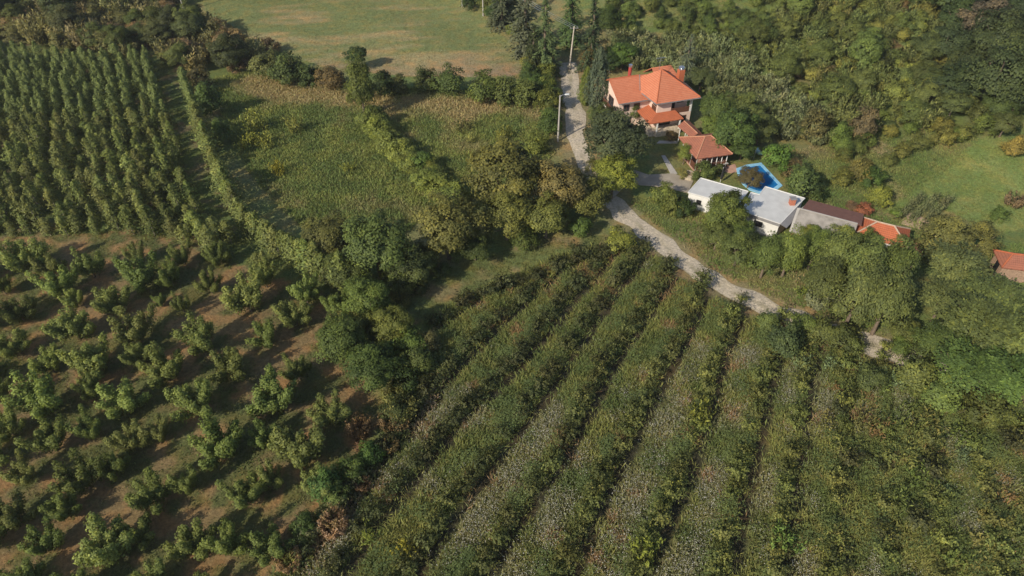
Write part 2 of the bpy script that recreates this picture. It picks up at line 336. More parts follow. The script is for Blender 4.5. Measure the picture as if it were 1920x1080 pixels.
def make_protos():
    rng = np.random.default_rng(11)
    for k in range(4):                                                   # rounded broadleaf tree, 7 m wide, 7 m tall
        c, o, lv, cc = clumpy(rng, 3.5, 7.2, .9, 84, .92, 150, .34)
        V, F = leaf_quads(rng, c, o, .27); reg('tree', 7, 7.2, fol('crown', V, F, lv), trunk_mesh('trunk', rng, 2.6, .19, cc))
    for k in range(3):                                                   # taller tree with upright sprays
        c, o, lv, cc = clumpy(rng, 2.6, 8.2, .6, 70, .75, 120, .34, squash=1.3, peak=.45)
        V, F = leaf_quads(rng, c, o, .28, .42, along=np.tile([0, 0, 1.], (len(c), 1))); reg('upright', 5.2, 8.2, fol('crown', V, F, lv), trunk_mesh('trunk', rng, 3, .16, cc))
    for k in range(4):                                                   # bush down to the ground, 3 m wide
        c, o, lv, cc = clumpy(rng, 1.5, 2.5, -.1, 36, .5, 95, .22, lowcut=-.75)
        V, F = leaf_quads(rng, c, o, .175); reg('bush', 3, 2.5, fol('bush', V, F, lv))
    for k in range(4):                                                   # wispy silvery bush
        n = 70; C, O, LV, AL = [], [], [], []
        for q in range(n):
            a = rng.uniform(0, 6.28); r = 1.1 * math.sqrt(rng.random()); h = rng.uniform(1.9, 3.1) * (1 - .3 * r / 1.1); t = rng.uniform(.25, 1, 26)
            ax = np.array([math.cos(a) * .35, math.sin(a) * .35, 1]); base = np.array([math.cos(a) * r * .8, math.sin(a) * r * .8, 0])
            C.append(base + ax * (t * h)[:, None] + rng.normal(0, .1, (26, 3))); O.append(sphere_dirs(rng, 26)); AL.append(np.tile(ax, (26, 1))); LV.append(np.clip(rng.normal(.5, .22, 26) + rng.uniform(-.15, .15), 0, 1))
        C = np.concatenate(C); V, F = leaf_quads(rng, C, np.concatenate(O), .34, .3, along=np.concatenate(AL)); reg('wispy', 2.9, 2.8, fol('bush', V, F, np.concatenate(LV)))
    for k in range(5):                                                   # orchard tree: open vase of upright leaders
        C, O, LV, tips = [], [], [], []; nl = rng.integers(10, 15); a0 = rng.uniform(0, 6.28)
        for q in range(nl):
            a = a0 + 6.283 * q / nl + rng.normal(0, .3); rr = rng.uniform(.6, 2.2); hh = rng.uniform(2.5, 4.4) - .25 * rr
            tip = np.array([math.cos(a) * rr, math.sin(a) * rr, hh]); tips.append(tip)
            for t in np.linspace(.38, 1, 7):
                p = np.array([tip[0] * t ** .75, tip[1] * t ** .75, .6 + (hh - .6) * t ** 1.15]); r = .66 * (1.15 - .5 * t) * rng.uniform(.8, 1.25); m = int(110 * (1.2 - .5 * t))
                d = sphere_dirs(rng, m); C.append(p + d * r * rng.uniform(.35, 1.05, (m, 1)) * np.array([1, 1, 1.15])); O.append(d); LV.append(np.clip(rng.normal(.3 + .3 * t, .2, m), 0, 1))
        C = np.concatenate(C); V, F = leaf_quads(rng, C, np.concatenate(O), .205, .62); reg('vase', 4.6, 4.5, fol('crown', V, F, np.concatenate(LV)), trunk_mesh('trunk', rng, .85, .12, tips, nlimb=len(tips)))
    for k in range(5):                                                   # slender trained fruit tree
        n = 820; t = rng.random(n) ** .85; hh = rng.uniform(4.4, 5.6); a = rng.uniform(0, 6.28, n); r = (1.15 * (1 - t ** 2.2) ** .8 * (.75 + .25 * np.sin(t * 7 + k)) + .14) * rng.uniform(.3, 1.1, n)
        lob = 1 + .55 * np.sin(a * 2 + t * 11 + k) * np.sin(t * 17 + k)
        C = np.stack([np.cos(a) * r * lob, np.sin(a) * r * lob, .45 + t * (hh - .45)], 1); O = np.stack([np.cos(a), np.sin(a), .3 + 0 * a], 1)
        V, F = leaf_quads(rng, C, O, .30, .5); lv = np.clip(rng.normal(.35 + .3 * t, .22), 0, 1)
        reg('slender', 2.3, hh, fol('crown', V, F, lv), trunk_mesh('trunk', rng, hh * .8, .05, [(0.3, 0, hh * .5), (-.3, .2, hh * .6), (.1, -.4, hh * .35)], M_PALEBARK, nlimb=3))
    for k in range(4):                                                   # berry bush: arching canes
        C, O, LV, AL = [], [], [], []
        for q in range(26):
            a = rng.uniform(0, 6.28); L = rng.uniform(.7, 1.25); t = np.linspace(.2, 1, 22); hh = rng.uniform(.8, 1.55)
            p = np.stack([np.cos(a) * L * t ** 1.3, np.sin(a) * L * t ** 1.3, hh * np.sin(t * rng.uniform(1.5, 2.3))], 1) + rng.normal(0, .07, (22, 3))
            C.append(p); O.append(np.tile([math.cos(a) * .5, math.sin(a) * .5, .8], (22, 1)) + rng.normal(0, .5, (22, 3))); LV.append(np.clip(rng.normal(.4, .25, 22) + rng.uniform(-.15, .2), 0, 1))
        C = np.concatenate(C); V, F = leaf_quads(rng, C, np.concatenate(O), .19, .65); reg('berry', 2.1, 1.4, fol('berry_bush', V, F, np.concatenate(LV)))
    for k in range(2):                                                   # spruce: tiers of drooping boughs
        C, O, LV, AL = [], [], [], []
        for z in np.arange(.6, 11.6, .42):
            R = 2.5 * (1 - z / 12) ** .85 + .1; nb = max(5, int(13 * R / 2.6))
            for q in range(nb):
                a = rng.uniform(0, 6.28); m = int(18 * R / 2 + 5); t = np.linspace(.12, 1, m) * rng.uniform(.75, 1.1)
                p = np.stack([np.cos(a) * R * t, np.sin(a) * R * t, z - .35 * R * t ** 1.6 + .1 * rng.normal(size=m)], 1) + rng.normal(0, .1, (m, 3))
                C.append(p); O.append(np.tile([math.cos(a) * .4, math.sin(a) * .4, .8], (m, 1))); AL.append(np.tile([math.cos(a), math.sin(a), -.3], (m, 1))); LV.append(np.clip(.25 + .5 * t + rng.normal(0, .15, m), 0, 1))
        C = np.concatenate(C); V, F = leaf_quads(rng, C, np.concatenate(O), .42, .4, along=np.concatenate(AL)); reg('spruce', 5, 12, fol('crown', V, F, np.concatenate(LV)), trunk_mesh('trunk', rng, 10.5, .2, [(0, 0, 11)], nlimb=1))
    for k in range(2):                                                   # cypress: dense pointed cone
        n = 5200; t = rng.random(n); a = rng.uniform(0, 6.28, n); R = 2.0 * np.minimum(1, 3.2 * (t + .05)) * (1 - t) ** .62 + .08
        lob = 1 + .16 * np.sin(a * 5 + t * 9) + .1 * np.sin(a * 9 - t * 23 + k); r = R * lob * rng.uniform(.75, 1.03, n)
        C = np.stack([np.cos(a) * r, np.sin(a) * r, .1 + t * 9], 1); O = np.stack([np.cos(a), np.sin(a), .5 + 0 * a], 1)
        V, F = leaf_quads(rng, C, O, .34, .4, along=np.tile([0, 0, 1.], (n, 1))); reg('cypress', 4, 9, fol('crown', V, F, np.clip(rng.normal(.4, .2, n) + .2 * (lob - 1) * 3, 0, 1)), trunk_mesh('trunk', rng, 4, .14, [(0, 0, 6)], nlimb=1))
    for k in range(3):                                                   # robinia: loose feathery sprays
        c, o, lv, cc = clumpy(rng, 3.6, 8, 1.6, 64, .95, 34, .4, lowcut=-.35, squash=.75, rmin=.25)
        C, O, LV, AL = [], [], [], []
        for p, q, v in zip(c, o, lv):                                     # each spray is a little frond of leaflets
            ax = q + rng.normal(0, .4, 3); ax[2] -= .2; ax /= np.linalg.norm(ax); t = np.linspace(0, .55, 4)
            C.append(p + ax * t[:, None] + rng.normal(0, .05, (4, 3))); O.append(np.tile(q * .4 + np.array([0, 0, .8]), (4, 1))); AL.append(np.tile(ax, (4, 1))); LV.append(np.full(4, v))
        C = np.concatenate(C); V, F = leaf_quads(rng, C, np.concatenate(O), .30, .7, along=np.concatenate(AL)); reg('robinia', 7.2, 8, fol('crown', V, F, np.concatenate(LV)), trunk_mesh('trunk', rng, 4, .18, cc, nlimb=9))
    for k in range(3):                                                   # tall leafy weed clump
        C, O, LV, AL = [], [], [], []
        for q in range(34):
            a = rng.uniform(0, 6.28); r0 = .9 * math.sqrt(rng.random()); L = rng.uniform(.9, 1.7); t = np.linspace(.1, 1, 14); ti = rng.normal(0, .25, 2)
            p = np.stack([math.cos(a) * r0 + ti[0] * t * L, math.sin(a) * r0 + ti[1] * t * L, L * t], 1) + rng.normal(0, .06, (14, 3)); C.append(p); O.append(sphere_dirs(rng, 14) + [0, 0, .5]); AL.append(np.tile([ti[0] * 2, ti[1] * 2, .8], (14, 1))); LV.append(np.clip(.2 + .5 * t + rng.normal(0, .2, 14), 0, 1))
        C = np.concatenate(C); V, F = leaf_quads(rng, C, np.concatenate(O), .26, .36, along=np.concatenate(AL)); reg('weed', 2.2, 1.5, fol('weed_clump', V, F, np.concatenate(LV)))
make_protos()
LEAFY = {'bush', 'wispy', 'berry', 'weed'}                                # one mesh each
def plant(kind, x, y, w, color, name, label, cat, group=None, hs=1.0, parts=True):
    """stand a plant at ground point x, y with crown width w"""
    W, Hh, crown, trunk = PRO[kind][RNG.integers(len(PRO[kind]))]
    s = w / W; z = float(H(x, y)) ; rz = RNG.uniform(0, 6.28); sc = (s, s, s * hs)
    c = VK * np.array(color) * np.array([1.10, 1.02, .92]) * RNG.uniform(.88, 1.12) * (1 + RNG.uniform(-.06, .06, 3))
    if trunk is None or not parts:
        r = link(name, crown, None, (x, y, z - .02), rz, sc, c)
    else:
        r = empty(name, (x, y, z), rz); r.scale = sc
        link('trunk', trunk, r); link('crown', crown, r, color=c)
    tag(r, label, cat, group); return r
def plant_px(kind, px, py, wpx, color, name, label, cat, group=None, hs=1.0, parts=True):
    """crown centred on picture point px, py with crown width wpx (picture pixels): stand it on the ground there"""
    q = P(px, py); W, Hh = PRO[kind][0][:2]
    for _ in range(3):
        d = depth(*q); w = wpx * d / FPX; q = P(px, py, .5 * Hh * hs * w / W)
    return plant(kind, q[0], q[1], w, color, name, label, cat, group, hs, parts)

DKG = (.032, .055, .018); MID = (.055, .088, .024); YEL = (.115, .135, .034); OLV = (.085, .098, .036); SIL = (.125, .145, .075)
BRN = (.115, .085, .045); BLU = (.045, .075, .05); GRN = (.06, .115, .03); BRT = (.125, .155, .036)

# ------------------------------------------------------------------ ground sheet
PG = {k: WP(v) for k, v in dict(
    hay=[(372, -30), (385, 22), (450, 62), (530, 100), (600, 122), (720, 140), (830, 146), (960, 142), (1002, 128), (985, 105), (930, 55), (897, 18), (880, -5), (860, -30)],
    meadow=[(400, 150), (470, 135), (640, 150), (660, 180), (760, 165), (1000, 175), (1040, 290), (930, 360), (800, 400), (760, 440), (640, 440), (560, 420), (480, 340), (420, 240)],
    lawn=[(1650, 400), (1720, 330), (1850, 255), (1960, 270), (1990, 420), (1850, 440), (1790, 400), (1740, 385)],
    orchard=[(-80, 448), (275, 432), (400, 482), (520, 520), (640, 560), (650, 620), (690, 700), (715, 790), (640, 900), (540, 1020), (480, 1120), (-200, 1120)],
    slender=[(-90, 78), (290, 100), (350, 110), (380, 250), (470, 400), (660, 540), (640, 560), (520, 520), (400, 482), (275, 432), (-90, 448)],
    field=[(1145, 465), (1060, 478), (930, 535), (820, 590), (775, 650), (760, 760), (690, 860), (600, 960), (520, 1120), (2000, 1140), (2000, 700), (1700, 690), (1640, 640), (1500, 610), (1400, 575), (1290, 510), (1220, 465)],
    track=[(1150, 440), (1000, 450), (880, 490), (770, 545), (750, 620), (800, 600), (930, 540), (1060, 482), (1150, 468)],
    garden=[(1215, 255), (1290, 255), (1310, 325), (1400, 300), (1480, 330), (1480, 370), (1420, 355), (1310, 335), (1270, 350), (1220, 330)],
    slope=[(1180, -20), (1330, -20), (1440, 40), (1400, 70), (1300, 60), (1200, 50)],
    scrub=[(1130, -60), (2100, -60), (2000, 280), (1560, 260), (1300, 60), (1140, 60)],
).items()}
ROAD_PX = [(1062, 118), (1068, 150), (1074, 185), (1078, 215), (1080, 250), (1088, 290), (1108, 335), (1150, 385), (1185, 415), (1225, 445), (1270, 480), (1320, 520), (1390, 556), (1470, 590), (1560, 622), (1655, 655), (1760, 690), (1900, 735)]
ROAD = WP(ROAD_PX)
LANES_Z = [[(820, 140), (760, 160), (700, 178), (640, 225), (570, 265), (500, 320)],
    [(1020, 45), (930, 125), (845, 200), (775, 262), (700, 335), (630, 410), (560, 500)],
    [(1135, 45), (1050, 135), (990, 205), (920, 300), (850, 375), (765, 470), (690, 540), (620, 610), (555, 690), (490, 770), (400, 880), (300, 1020), (250, 1090)],
    [(1240, 45), (1150, 160), (1080, 255), (1020, 345), (960, 440), (870, 560), (785, 680), (715, 770), (620, 890), (560, 980), (500, 1070)],
    [(1345, 85), (1260, 220), (1200, 310), (1140, 395), (1085, 500), (1030, 605), (960, 740), (880, 845), (805, 960), (730, 1090)],
    [(1445, 150), (1380, 310), (1310, 430), (1245, 570), (1190, 680), (1130, 800), (1060, 940), (1000, 1090)],
    [(1565, 220), (1490, 400), (1465, 510), (1435, 620), (1385, 755), (1320, 900), (1250, 1090)],
    [(1690, 330), (1640, 500), (1605, 680), (1565, 850), (1520, 1090)]]
LANES = [WP([(500 + a * .574, 460 + b * .574) for a, b in L]) for L in LANES_Z]
for k in range(1, 7): LANES.append(LANES[7] + np.array([4.6 * k, 0]) + np.array([[-.02 * k * (p[1] - 40), 0] for p in LANES[7]]))
def lane_x(i, y):
    L = LANES[i]; o = np.argsort(L[:, 1]); ys = L[o, 1]; xs = L[o, 0]
    r = np.interp(y, ys, xs)
    sl = (xs[1] - xs[0]) / (ys[1] - ys[0]); sh = (xs[-1] - xs[-2]) / (ys[-1] - ys[-2])
    r = np.where(y < ys[0], xs[0] + sl * (y - ys[0]), r); return np.where(y > ys[-1], xs[-1] + sh * (y - ys[-1]), r)
def field_u(x, y):
    """which strip between two lanes a point lies in, and how far across it (0 at the lane on its left, 1 at the next)"""
    x = np.asarray(x); X = np.stack([lane_x(i, y) for i in range(len(LANES))]); X = np.maximum.accumulate(X, 0)
    n = (X < x).sum(0); lo = np.clip(n - 1, 0, len(LANES) - 1); hi = np.clip(n, 0, len(LANES) - 1); ii = np.arange(len(x))
    a = X[lo, ii]; b = X[hi, ii]; u = np.where(hi > lo, (x - a) / np.maximum(b - a, .3), .5)
    return n, np.where(n == 0, 1 - np.clip((X[0] - x) / 3.5, 0, 1), u), np.minimum(np.abs(x - a), np.abs(x - b))

STRAW = WP([(470, 160), (560, 165), (640, 185), (760, 195), (900, 200), (985, 210)])
def ground_color(x, y):
    n1 = fbm(x, y, 9); n2 = fbm(x + 200, y, 3.2); n3 = vnoise(x, y + 90, 1.1)
    mixc = lambda a, b, t: np.asarray(a) * (1 - t[:, None]) + np.asarray(b) * t[:, None]
    st = lambda n, a, b: np.clip((n - a) / (b - a), 0, 1)
    col = mixc((.09, .118, .038), (.145, .135, .06), st(n1, .4, .7))
    def put(key, c):
        m = inpoly(x, y, PG[key]); col[m] = c[m]
    put('scrub', mixc((.085, .115, .036), (.14, .13, .06), st(n1 * .5 + n2 * .5, .5, .72)))
    put('slope', mixc((.105, .135, .045), (.15, .15, .06), st(n2, .4, .7)))
    # hay field: green with straw and pinkish bare streaks towards its near edge
    near = np.clip((150 - y) / 22, 0, 1) if False else np.clip(1 - (y - 124) / 26, 0, 1)
    hay = mixc((.125, .145, .056), (.215, .185, .09), st(fbm(x * .35 + y * .3, y * 1.2 - x * .2, 5) + .25 * (near - .5), .42, .68))
    hay = mixc(hay, np.tile((.215, .155, .095), (len(x), 1)), .85 * st(near + .5 * (n1 - .5), .6, .95))
    put('hay', hay)
    mead = mixc((.088, .102, .036), (.21, .17, .078), st(n1 * .6 + n2 * .4 + .35 * np.exp(-(polydist(x, y, STRAW) / 5) ** 2), .56, .78)); put('meadow', mead * 1.15)
    put('lawn', mixc((.115, .155, .046), (.15, .175, .058), st(n2, .35, .7)))
    put('garden', mixc((.10, .115, .035), (.13, .13, .05), st(n2, .35, .7)))
    sl = mixc((.13, .10, .055), (.075, .10, .033), st(n2 * .7 + n3 * .3, .25, .42)); put('slender', sl)
    # plum orchard: bare brown soil with patches of grass
    oc = mixc((.150, .108, .052), (.078, .085, .032), st(n2 * .65 + n3 * .35, .42, .56)); put('orchard', oc)
    put('track', mixc((.15, .125, .06), (.09, .108, .038), st(n2, .32, .52)))
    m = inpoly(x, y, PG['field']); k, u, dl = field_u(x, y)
    fc = mixc((.034, .032, .019), (.09, .095, .036), st(dl + .4 * (n3 - .5), .45, 1.0)); col[m] = fc[m]  # lane ground coloured dark to stand in for shade between the rows
    dr = polydist(x, y, ROAD)                                              # dusty verges
    vg = st(4.2 - dr - 2.5 * (n2 - .4), 0, 1.6); col[:] = mixc(col, np.tile((.19, .15, .085), (len(x), 1)), .6 * vg)
    return col * 1.42
def build_ground():
    xs = np.concatenate([[-900, -500, -300, -200, -160], np.arange(-140, 160.1, .5), [180, 230, 320, 500, 900]])
    ys = np.concatenate([[-400, -200, -80, -20, 5], np.arange(14, 190.1, .5), [210, 250, 320, 450, 700, 1100]])
    X, Y = np.meshgrid(xs, ys); x = X.ravel(); y = Y.ravel(); Z = H(x, y)
    # the lanes between the rows lie a little lower than the beds
    nx = len(xs); ny = len(ys); idx = np.arange(nx * ny).reshape(ny, nx)
    F = np.stack([idx[:-1, :-1], idx[:-1, 1:], idx[1:, 1:], idx[1:, :-1]], -1).reshape(-1, 4)
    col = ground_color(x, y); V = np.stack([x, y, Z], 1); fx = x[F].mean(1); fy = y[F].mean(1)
    reg_ = np.zeros(len(F), int)
    # the pool hole
    for i, k in enumerate(('hay', 'meadow', 'lawn', 'orchard', 'field')): reg_[(reg_ == 0) & inpoly(fx, fy, PG[k])] = i + 1
    hole = inpoly(fx, fy, POOL_IN)
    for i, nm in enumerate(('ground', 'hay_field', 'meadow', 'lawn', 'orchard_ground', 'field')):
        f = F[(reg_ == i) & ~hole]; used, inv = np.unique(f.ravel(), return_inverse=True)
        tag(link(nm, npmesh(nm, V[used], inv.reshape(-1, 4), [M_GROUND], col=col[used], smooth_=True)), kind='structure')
POOL = WP([(1427, 306), (1467, 349), (1456, 357), (1425, 364), (1405, 357), (1392, 346), (1385, 335), (1380, 317), (1399, 310)])
POOL_IN = POOL * .86 + POOL.mean(0) * .14
build_ground()

def strip(name, line, width, m, zo=.05, wn_=.25, kind='structure'):
    pts = []
    for a, b in zip(line[:-1], line[1:]):
        n = max(1, int(np.hypot(*(b - a)) / .7)); pts += [a + (b - a) * i / n for i in range(n)]
    pts.append(line[-1]); pts = np.array(pts)
    for _ in range(6): pts[1:-1] = .25 * pts[:-2] + .5 * pts[1:-1] + .25 * pts[2:]
    tg = np.gradient(pts, axis=0); tg /= np.linalg.norm(tg, axis=1, keepdims=True); nr = np.stack([-tg[:, 1], tg[:, 0]], 1); K = 11
    V = []; C = []
    for i, (p, q) in enumerate(zip(pts, nr)):
        wl = width / 2 + wn_ * (vnoise(p[0], p[1], 2.3) - .5) * 2; wr = width / 2 + wn_ * (vnoise(p[0] + 70, p[1], 2.0) - .5) * 2
        for j in range(K):
            t = j / (K - 1); r = p + q * (wl * (1 - t) - wr * t); V.append((r[0], r[1], float(H(*r)) + zo + .03 * math.sin(t * math.pi)))
            wv = .12 * (vnoise(r[0], r[1], 4) - .5); rut = max(math.exp(-((t - .27 + wv) / .11) ** 2), math.exp(-((t - .73 + wv) / .11) ** 2)); gr = max(0, min(1, (vnoise(r[0] + 11, r[1], 1.6) - .38) * 1.7 * (1 - rut))) * (.75 if .38 < t < .62 else .55 if t < .1 or t > .9 else .2)
            C.append(np.array((.50, .43, .335)) * (1 - gr) + np.array((.16, .15, .07)) * gr)
    V = np.array(V); n = len(pts); idx = np.arange(n * K).reshape(n, K)
    F = np.stack([idx[:-1, :-1], idx[1:, :-1], idx[1:, 1:], idx[:-1, 1:]], -1).reshape(-1, 4)
    return tag(link(name, npmesh(name, V, F, [m], col=np.array(C), smooth_=True)), kind=kind)
strip('road', ROAD, 3.1, M_TRACK, wn_=.55)
def sheet(name, pxs, m, zo=.03):
    w = WP(pxs); mb = MB(); mb.prism([tuple(p) for p in w[::-1]], float(H(*w.mean(0))) - .3, float(H(*w.mean(0))) + zo); o = mb.build(name, m); return tag(o, kind='structure')
sheet('courtyard', [(1188, 318), (1215, 328), (1262, 326), (1300, 340), (1290, 362), (1230, 350), (1170, 345)], M_PAVE, .09)
sheet('path', [(1236, 264), (1270, 265), (1270, 269), (1231, 269)], M_CONC, .06)
sheet('path', [(1240, 292), (1247, 292), (1270, 326), (1258, 328)], M_CONC, .07)
sheet('terrace', [(1362, 312), (1378, 308), (1384, 322), (1372, 325), (1358, 322)], M_PINKPAVE, .06)
sheet('vegetable_bed', [(1696, 402), (1712, 398), (1752, 420), (1738, 434), (1690, 420)], M_SOIL, .06)
sheet('driveway', [(1125, 335), (1190, 318), (1175, 345), (1150, 372)], M_PAVE, .045)

# ------------------------------------------------------------------ the villa
def window(parent, x0, x1, y, z0, z1, side='front', name='window'):
    """frame proud of the wall, pane inside it; side front: wall faces -y at y; side left: wall faces -x at x=y"""
    f = MB(); p = MB(); w = .08
    def bx(mb, a0, a1, d0, d1, b0, b1):
        if side == 'front': mb.box(a0, a1, y - d1, y - d0, b0, b1)
        elif side == 'left': mb.box(y - d1, y - d0, a0, a1, b0, b1)
        else: mb.box(y + d0, y + d1, a0, a1, b0, b1)
    bx(f, x0, x1, .003, .06, z0, z0 + w); bx(f, x0, x1, .003, .06, z1 - w, z1); bx(f, x0, x0 + w, .003, .06, z0 + w, z1 - w); bx(f, x1 - w, x1, .003, .06, z0 + w, z1 - w)
    bx(f, (x0 + x1) / 2 - .03, (x0 + x1) / 2 + .03, .003, .055, z0 + w, z1 - w)
    bx(p, x0 + w, x1 - w, .003, .02, z0 + w, z1 - w)
    fo = f.build(name, M_WOOD, parent); p.build('pane', M_GLASS, fo); return fo
VZ = float(H(27, 107)) - .05
villa = empty('house', (23.67, 103.33, VZ), math.radians(17))
tag(villa, 'pink plastered villa with orange tiled hip roofs and brown balconies', 'house')
w = MB()
w.box(.8, 7.3, .9, 8.2, -.6, 2.9); w.box(.8, 3.4, .9, 8.2, 2.9, 5.95); w.box(3.4, 7.3, 2.6, 8.2, 2.9, 5.95)
w.box(-4.7, .8, 3.95, 11.6, -.6, 5.15)
w.poly([(-4.7, 11.6, 5.15), (-4.7, 3.95, 5.15), (-4.7, 7.85, 6.95)]); w.build('wall', M_WALL, villa)
c = MB(); c.box(6.95, 7.3, .9, 1.2, 2.9, 5.8); c.build('pillar', M_WHITE, villa)
r = MB(); A = (2.85, 5.1, 9.1); E0 = 5.8; c4 = [(0, 0, E0), (8.1, 0, E0), (8.1, 9.1, E0), (-1.2, 9.1, E0)]
for i in range(4): r.slope([c4[i], c4[(i + 1) % 4], A], .18)
r.slope([(-5.2, 3.2, 5.0), (1.6, 3.2, 5.0), (1.6, 7.9, 7.2), (-5.2, 7.9, 7.2)], .18)
r.slope([(1.6, 12.5, 5.0), (-5.2, 12.5, 5.0), (-5.2, 7.9, 7.2), (1.6, 7.9, 7.2)], .18)
r.slope([(7.6, 11.5, 5.9), (3.0, 11.5, 5.9), (3.0, 8.6, 7.9), (6.6, 8.6, 7.9)], .16)
r.slope([(3.0, 5.6, 5.9), (7.6, 5.6, 5.9), (6.6, 8.6, 7.9), (3.0, 8.6, 7.9)], .16)
roof = r.build('roof', M_ROOF, villa)
rt = MB()
for q in c4[:3]: rt.tube([Vector(q).lerp(Vector(A), .02) + Vector((0, 0, .03)), Vector(A) + Vector((0, 0, .04))], .085, 6)
rt.tube([(-5.2, 7.9, 7.24), (.4, 7.9, 7.24)], .1, 6); rt.build('ridge', M_ROOF3, roof)
gt = MB()
gt.bar((-.02, -.06, 5.68), (8.12, -.06, 5.68), .12); gt.bar((-.06, .02, 5.68), (-.62, 4.3, 5.68), .12); gt.bar((-5.2, 3.14, 4.9), (.7, 3.14, 4.9), .12); gt.bar((8.16, 0, 5.68), (8.16, 9, 5.68), .12)
gt.build('gutter', M_GREYMET, roof)
va = MB(); va.tube([(-.66, 4.95, 5.9), (-.1, 6.45, 6.6), (.42, 7.9, 7.28)], .06, 6); va.build('valley_flashing', M_GREYMET, roof)
p = MB()
p.slope([(-1.3, -.95, 2.85), (5.0, -.95, 2.85), (4.2, .88, 3.6), (.78, .88, 3.6)], .14)
p.slope([(-1.3, 3.9, 2.85), (-1.3, -.95, 2.85), (.78, .88, 3.6), (.78, 3.9, 3.6)], .14)
p.slope([(5.0, -.95, 2.85), (5.0, .88, 2.95), (4.2, .88, 3.6)], .14); p.build('porch_roof', M_ROOF3, villa)
s = MB(); s.box(.2, 4.7, -1.0, .88, -.6, 1.0); s.box(-.9, .2, -.6, 3.9, -.6, .95); s.build('stone_base', M_STONE, villa)
d = MB(); d.box(2.1, 2.75, -1.03, -1.003, .25, .75); d.build('vent_window', M_DARK, villa)
for xx in (.35, 4.5):
    c = MB(); c.box(xx - .1, xx + .1, -.85, -.65, 1.0, 2.72); c.build('porch_post', M_WHITE, villa)
d = MB(); d.box(1.3, 3.6, .86, .897, 1.1, 2.65); d.build('porch_door', M_DARK, villa)
def railing(parent, a, b, z0, z1, n):
    mb = MB(); a = Vector(a); b = Vector(b)
    mb.bar((a.x, a.y, z1), (b.x, b.y, z1), .1); mb.bar((a.x, a.y, z0 + .06), (b.x, b.y, z0 + .06), .08)
    for i in range(n):
        q = a.lerp(b, (i + .5) / n); mb.bar((q.x, q.y, z0 + .08), (q.x, q.y, z1 - .03), (b - a).length / n * .8, .04)
    return mb.build('railing', M_WOOD, parent)
railing(villa, (3.42, .98, 0), (6.93, .98, 0), 2.95, 3.85, 26)
railing(villa, (.68, 1.15, 0), (.68, 2.6, 0), 2.95 + .7, 4.4, 12)
bs = MB(); bs.box(-5.45, -4.7, 4.6, 9.7, 2.25, 2.43); bs.build('balcony_slab', M_WHITE, villa)
railing(villa, (-5.4, 4.6, 0), (-5.4, 9.7, 0), 2.43, 3.35, 28)
window(villa, 1.2, 2.5, .8, 4.5, 5.5, 'left'); window(villa, 3.7, 5.0, 2.6, 3.0, 5.1); window(villa, 5.4, 6.6, 2.6, 3.9, 5.1)
window(villa, -3.9, -2.8, 3.95, 3.0, 4.2); window(villa, -2.0, -.9, 3.95, 3.0, 4.2); window(villa, 5.3, 6.5, .9, 1.1, 2.4)
window(villa, 6.2, 8.2, -4.7, 2.5, 4.4, 'left'); window(villa, -3.6, -2.2, 3.95, .6, 1.9)
ch = MB(); ch.box(6.5, 7.5, 5.2, 6.1, 5.8, 8.3); ch = ch.build('chimney', M_ROOF3, villa)
cp = MB(); cp.box(6.62, 7.38, 5.3, 6.0, 8.3, 8.45); cp.tube([(7.0, 5.65, 8.45), (7.0, 5.65, 8.75)], .18, 10); cp.tube([(7.0, 5.65, 8.75), (7.0, 5.65, 9.0)], [.5, .08], 12); cp.build('cap', M_STEEL, ch)
fl = MB(); fl.tube([(-1.1, 8.6, 6.4), (-1.1, 8.6, 8.6)], .3, 12); fl = fl.build('flue', M_REDMET, villa)
cp = MB(); cp.tube([(-1.1, 8.6, 8.6), (-1.1, 8.6, 8.95)], .33, 12); cp.build('cap', M_STEEL, fl)
an = MB(); an.tube([(3.2, 6.4, 7.8), (3.2, 6.4, 10.6)], .035, 5); an.bar((2.3, 6.4, 10.5), (4.1, 6.4, 10.5), .04); an.bar((2.5, 6.4, 10.0), (3.9, 6.4, 10.0), .04)
for q in range(7): an.bar((2.4 + q * .27, 6.1, 10.5), (2.4 + q * .27, 6.7, 10.5), .03)
an.build('antenna', M_STEEL, villa)

# ------------------------------------------------------------------ garden pavilion and its covered walkway
GZ = float(H(30.5, 95))
pav = empty('pavilion', (0, 0, GZ)); tag(pav, 'open garden pavilion with old clay tile hip roof and white posts', 'pavilion')
L_, F_, R_ = (Vector((*PZ(1273, 257, 2.7)[:2], 2.7)), Vector((*PZ(1306, 297, 2.7)[:2], 2.7)), Vector((*PZ(1374, 288, 2.7)[:2], 2.7)))
B_ = L_ + R_ - F_; A1 = Vector((*PZ(1327, 251, 4.3)[:2], 4.3)); cen = (L_ + R_) / 2
A1 = Vector((cen.x - .35, cen.y - .1, 4.35)); A2 = Vector((cen.x + .6, cen.y + .15, 4.35))
r = MB(); r.slope([F_, R_, A2, A1]); r.slope([L_, F_, A1]); r.slope([B_, L_, A1, A2]); r.slope([R_, B_, A2]); ro = r.build('roof', M_ROOF2, pav)
rt = MB()
for a, b in ((F_, A1), (L_, A1), (R_, A2), (B_, A2), (A1, A2)): rt.tube([a + Vector((0, 0, .03)), b + Vector((0, 0, .04))], .09, 6)
rt.build('ridge', M_RIDGE, ro)
ins = lambda q, k=.84: Vector((*(cen + (q - cen) * k).xy, 0))
fl_ = MB(); qs = [ins(q, .9) for q in (F_, R_, B_, L_)]; fl_.prism([tuple(q.xy) for q in qs], -.4, .18); fl_.build('floor', M_PINKPAVE, pav)
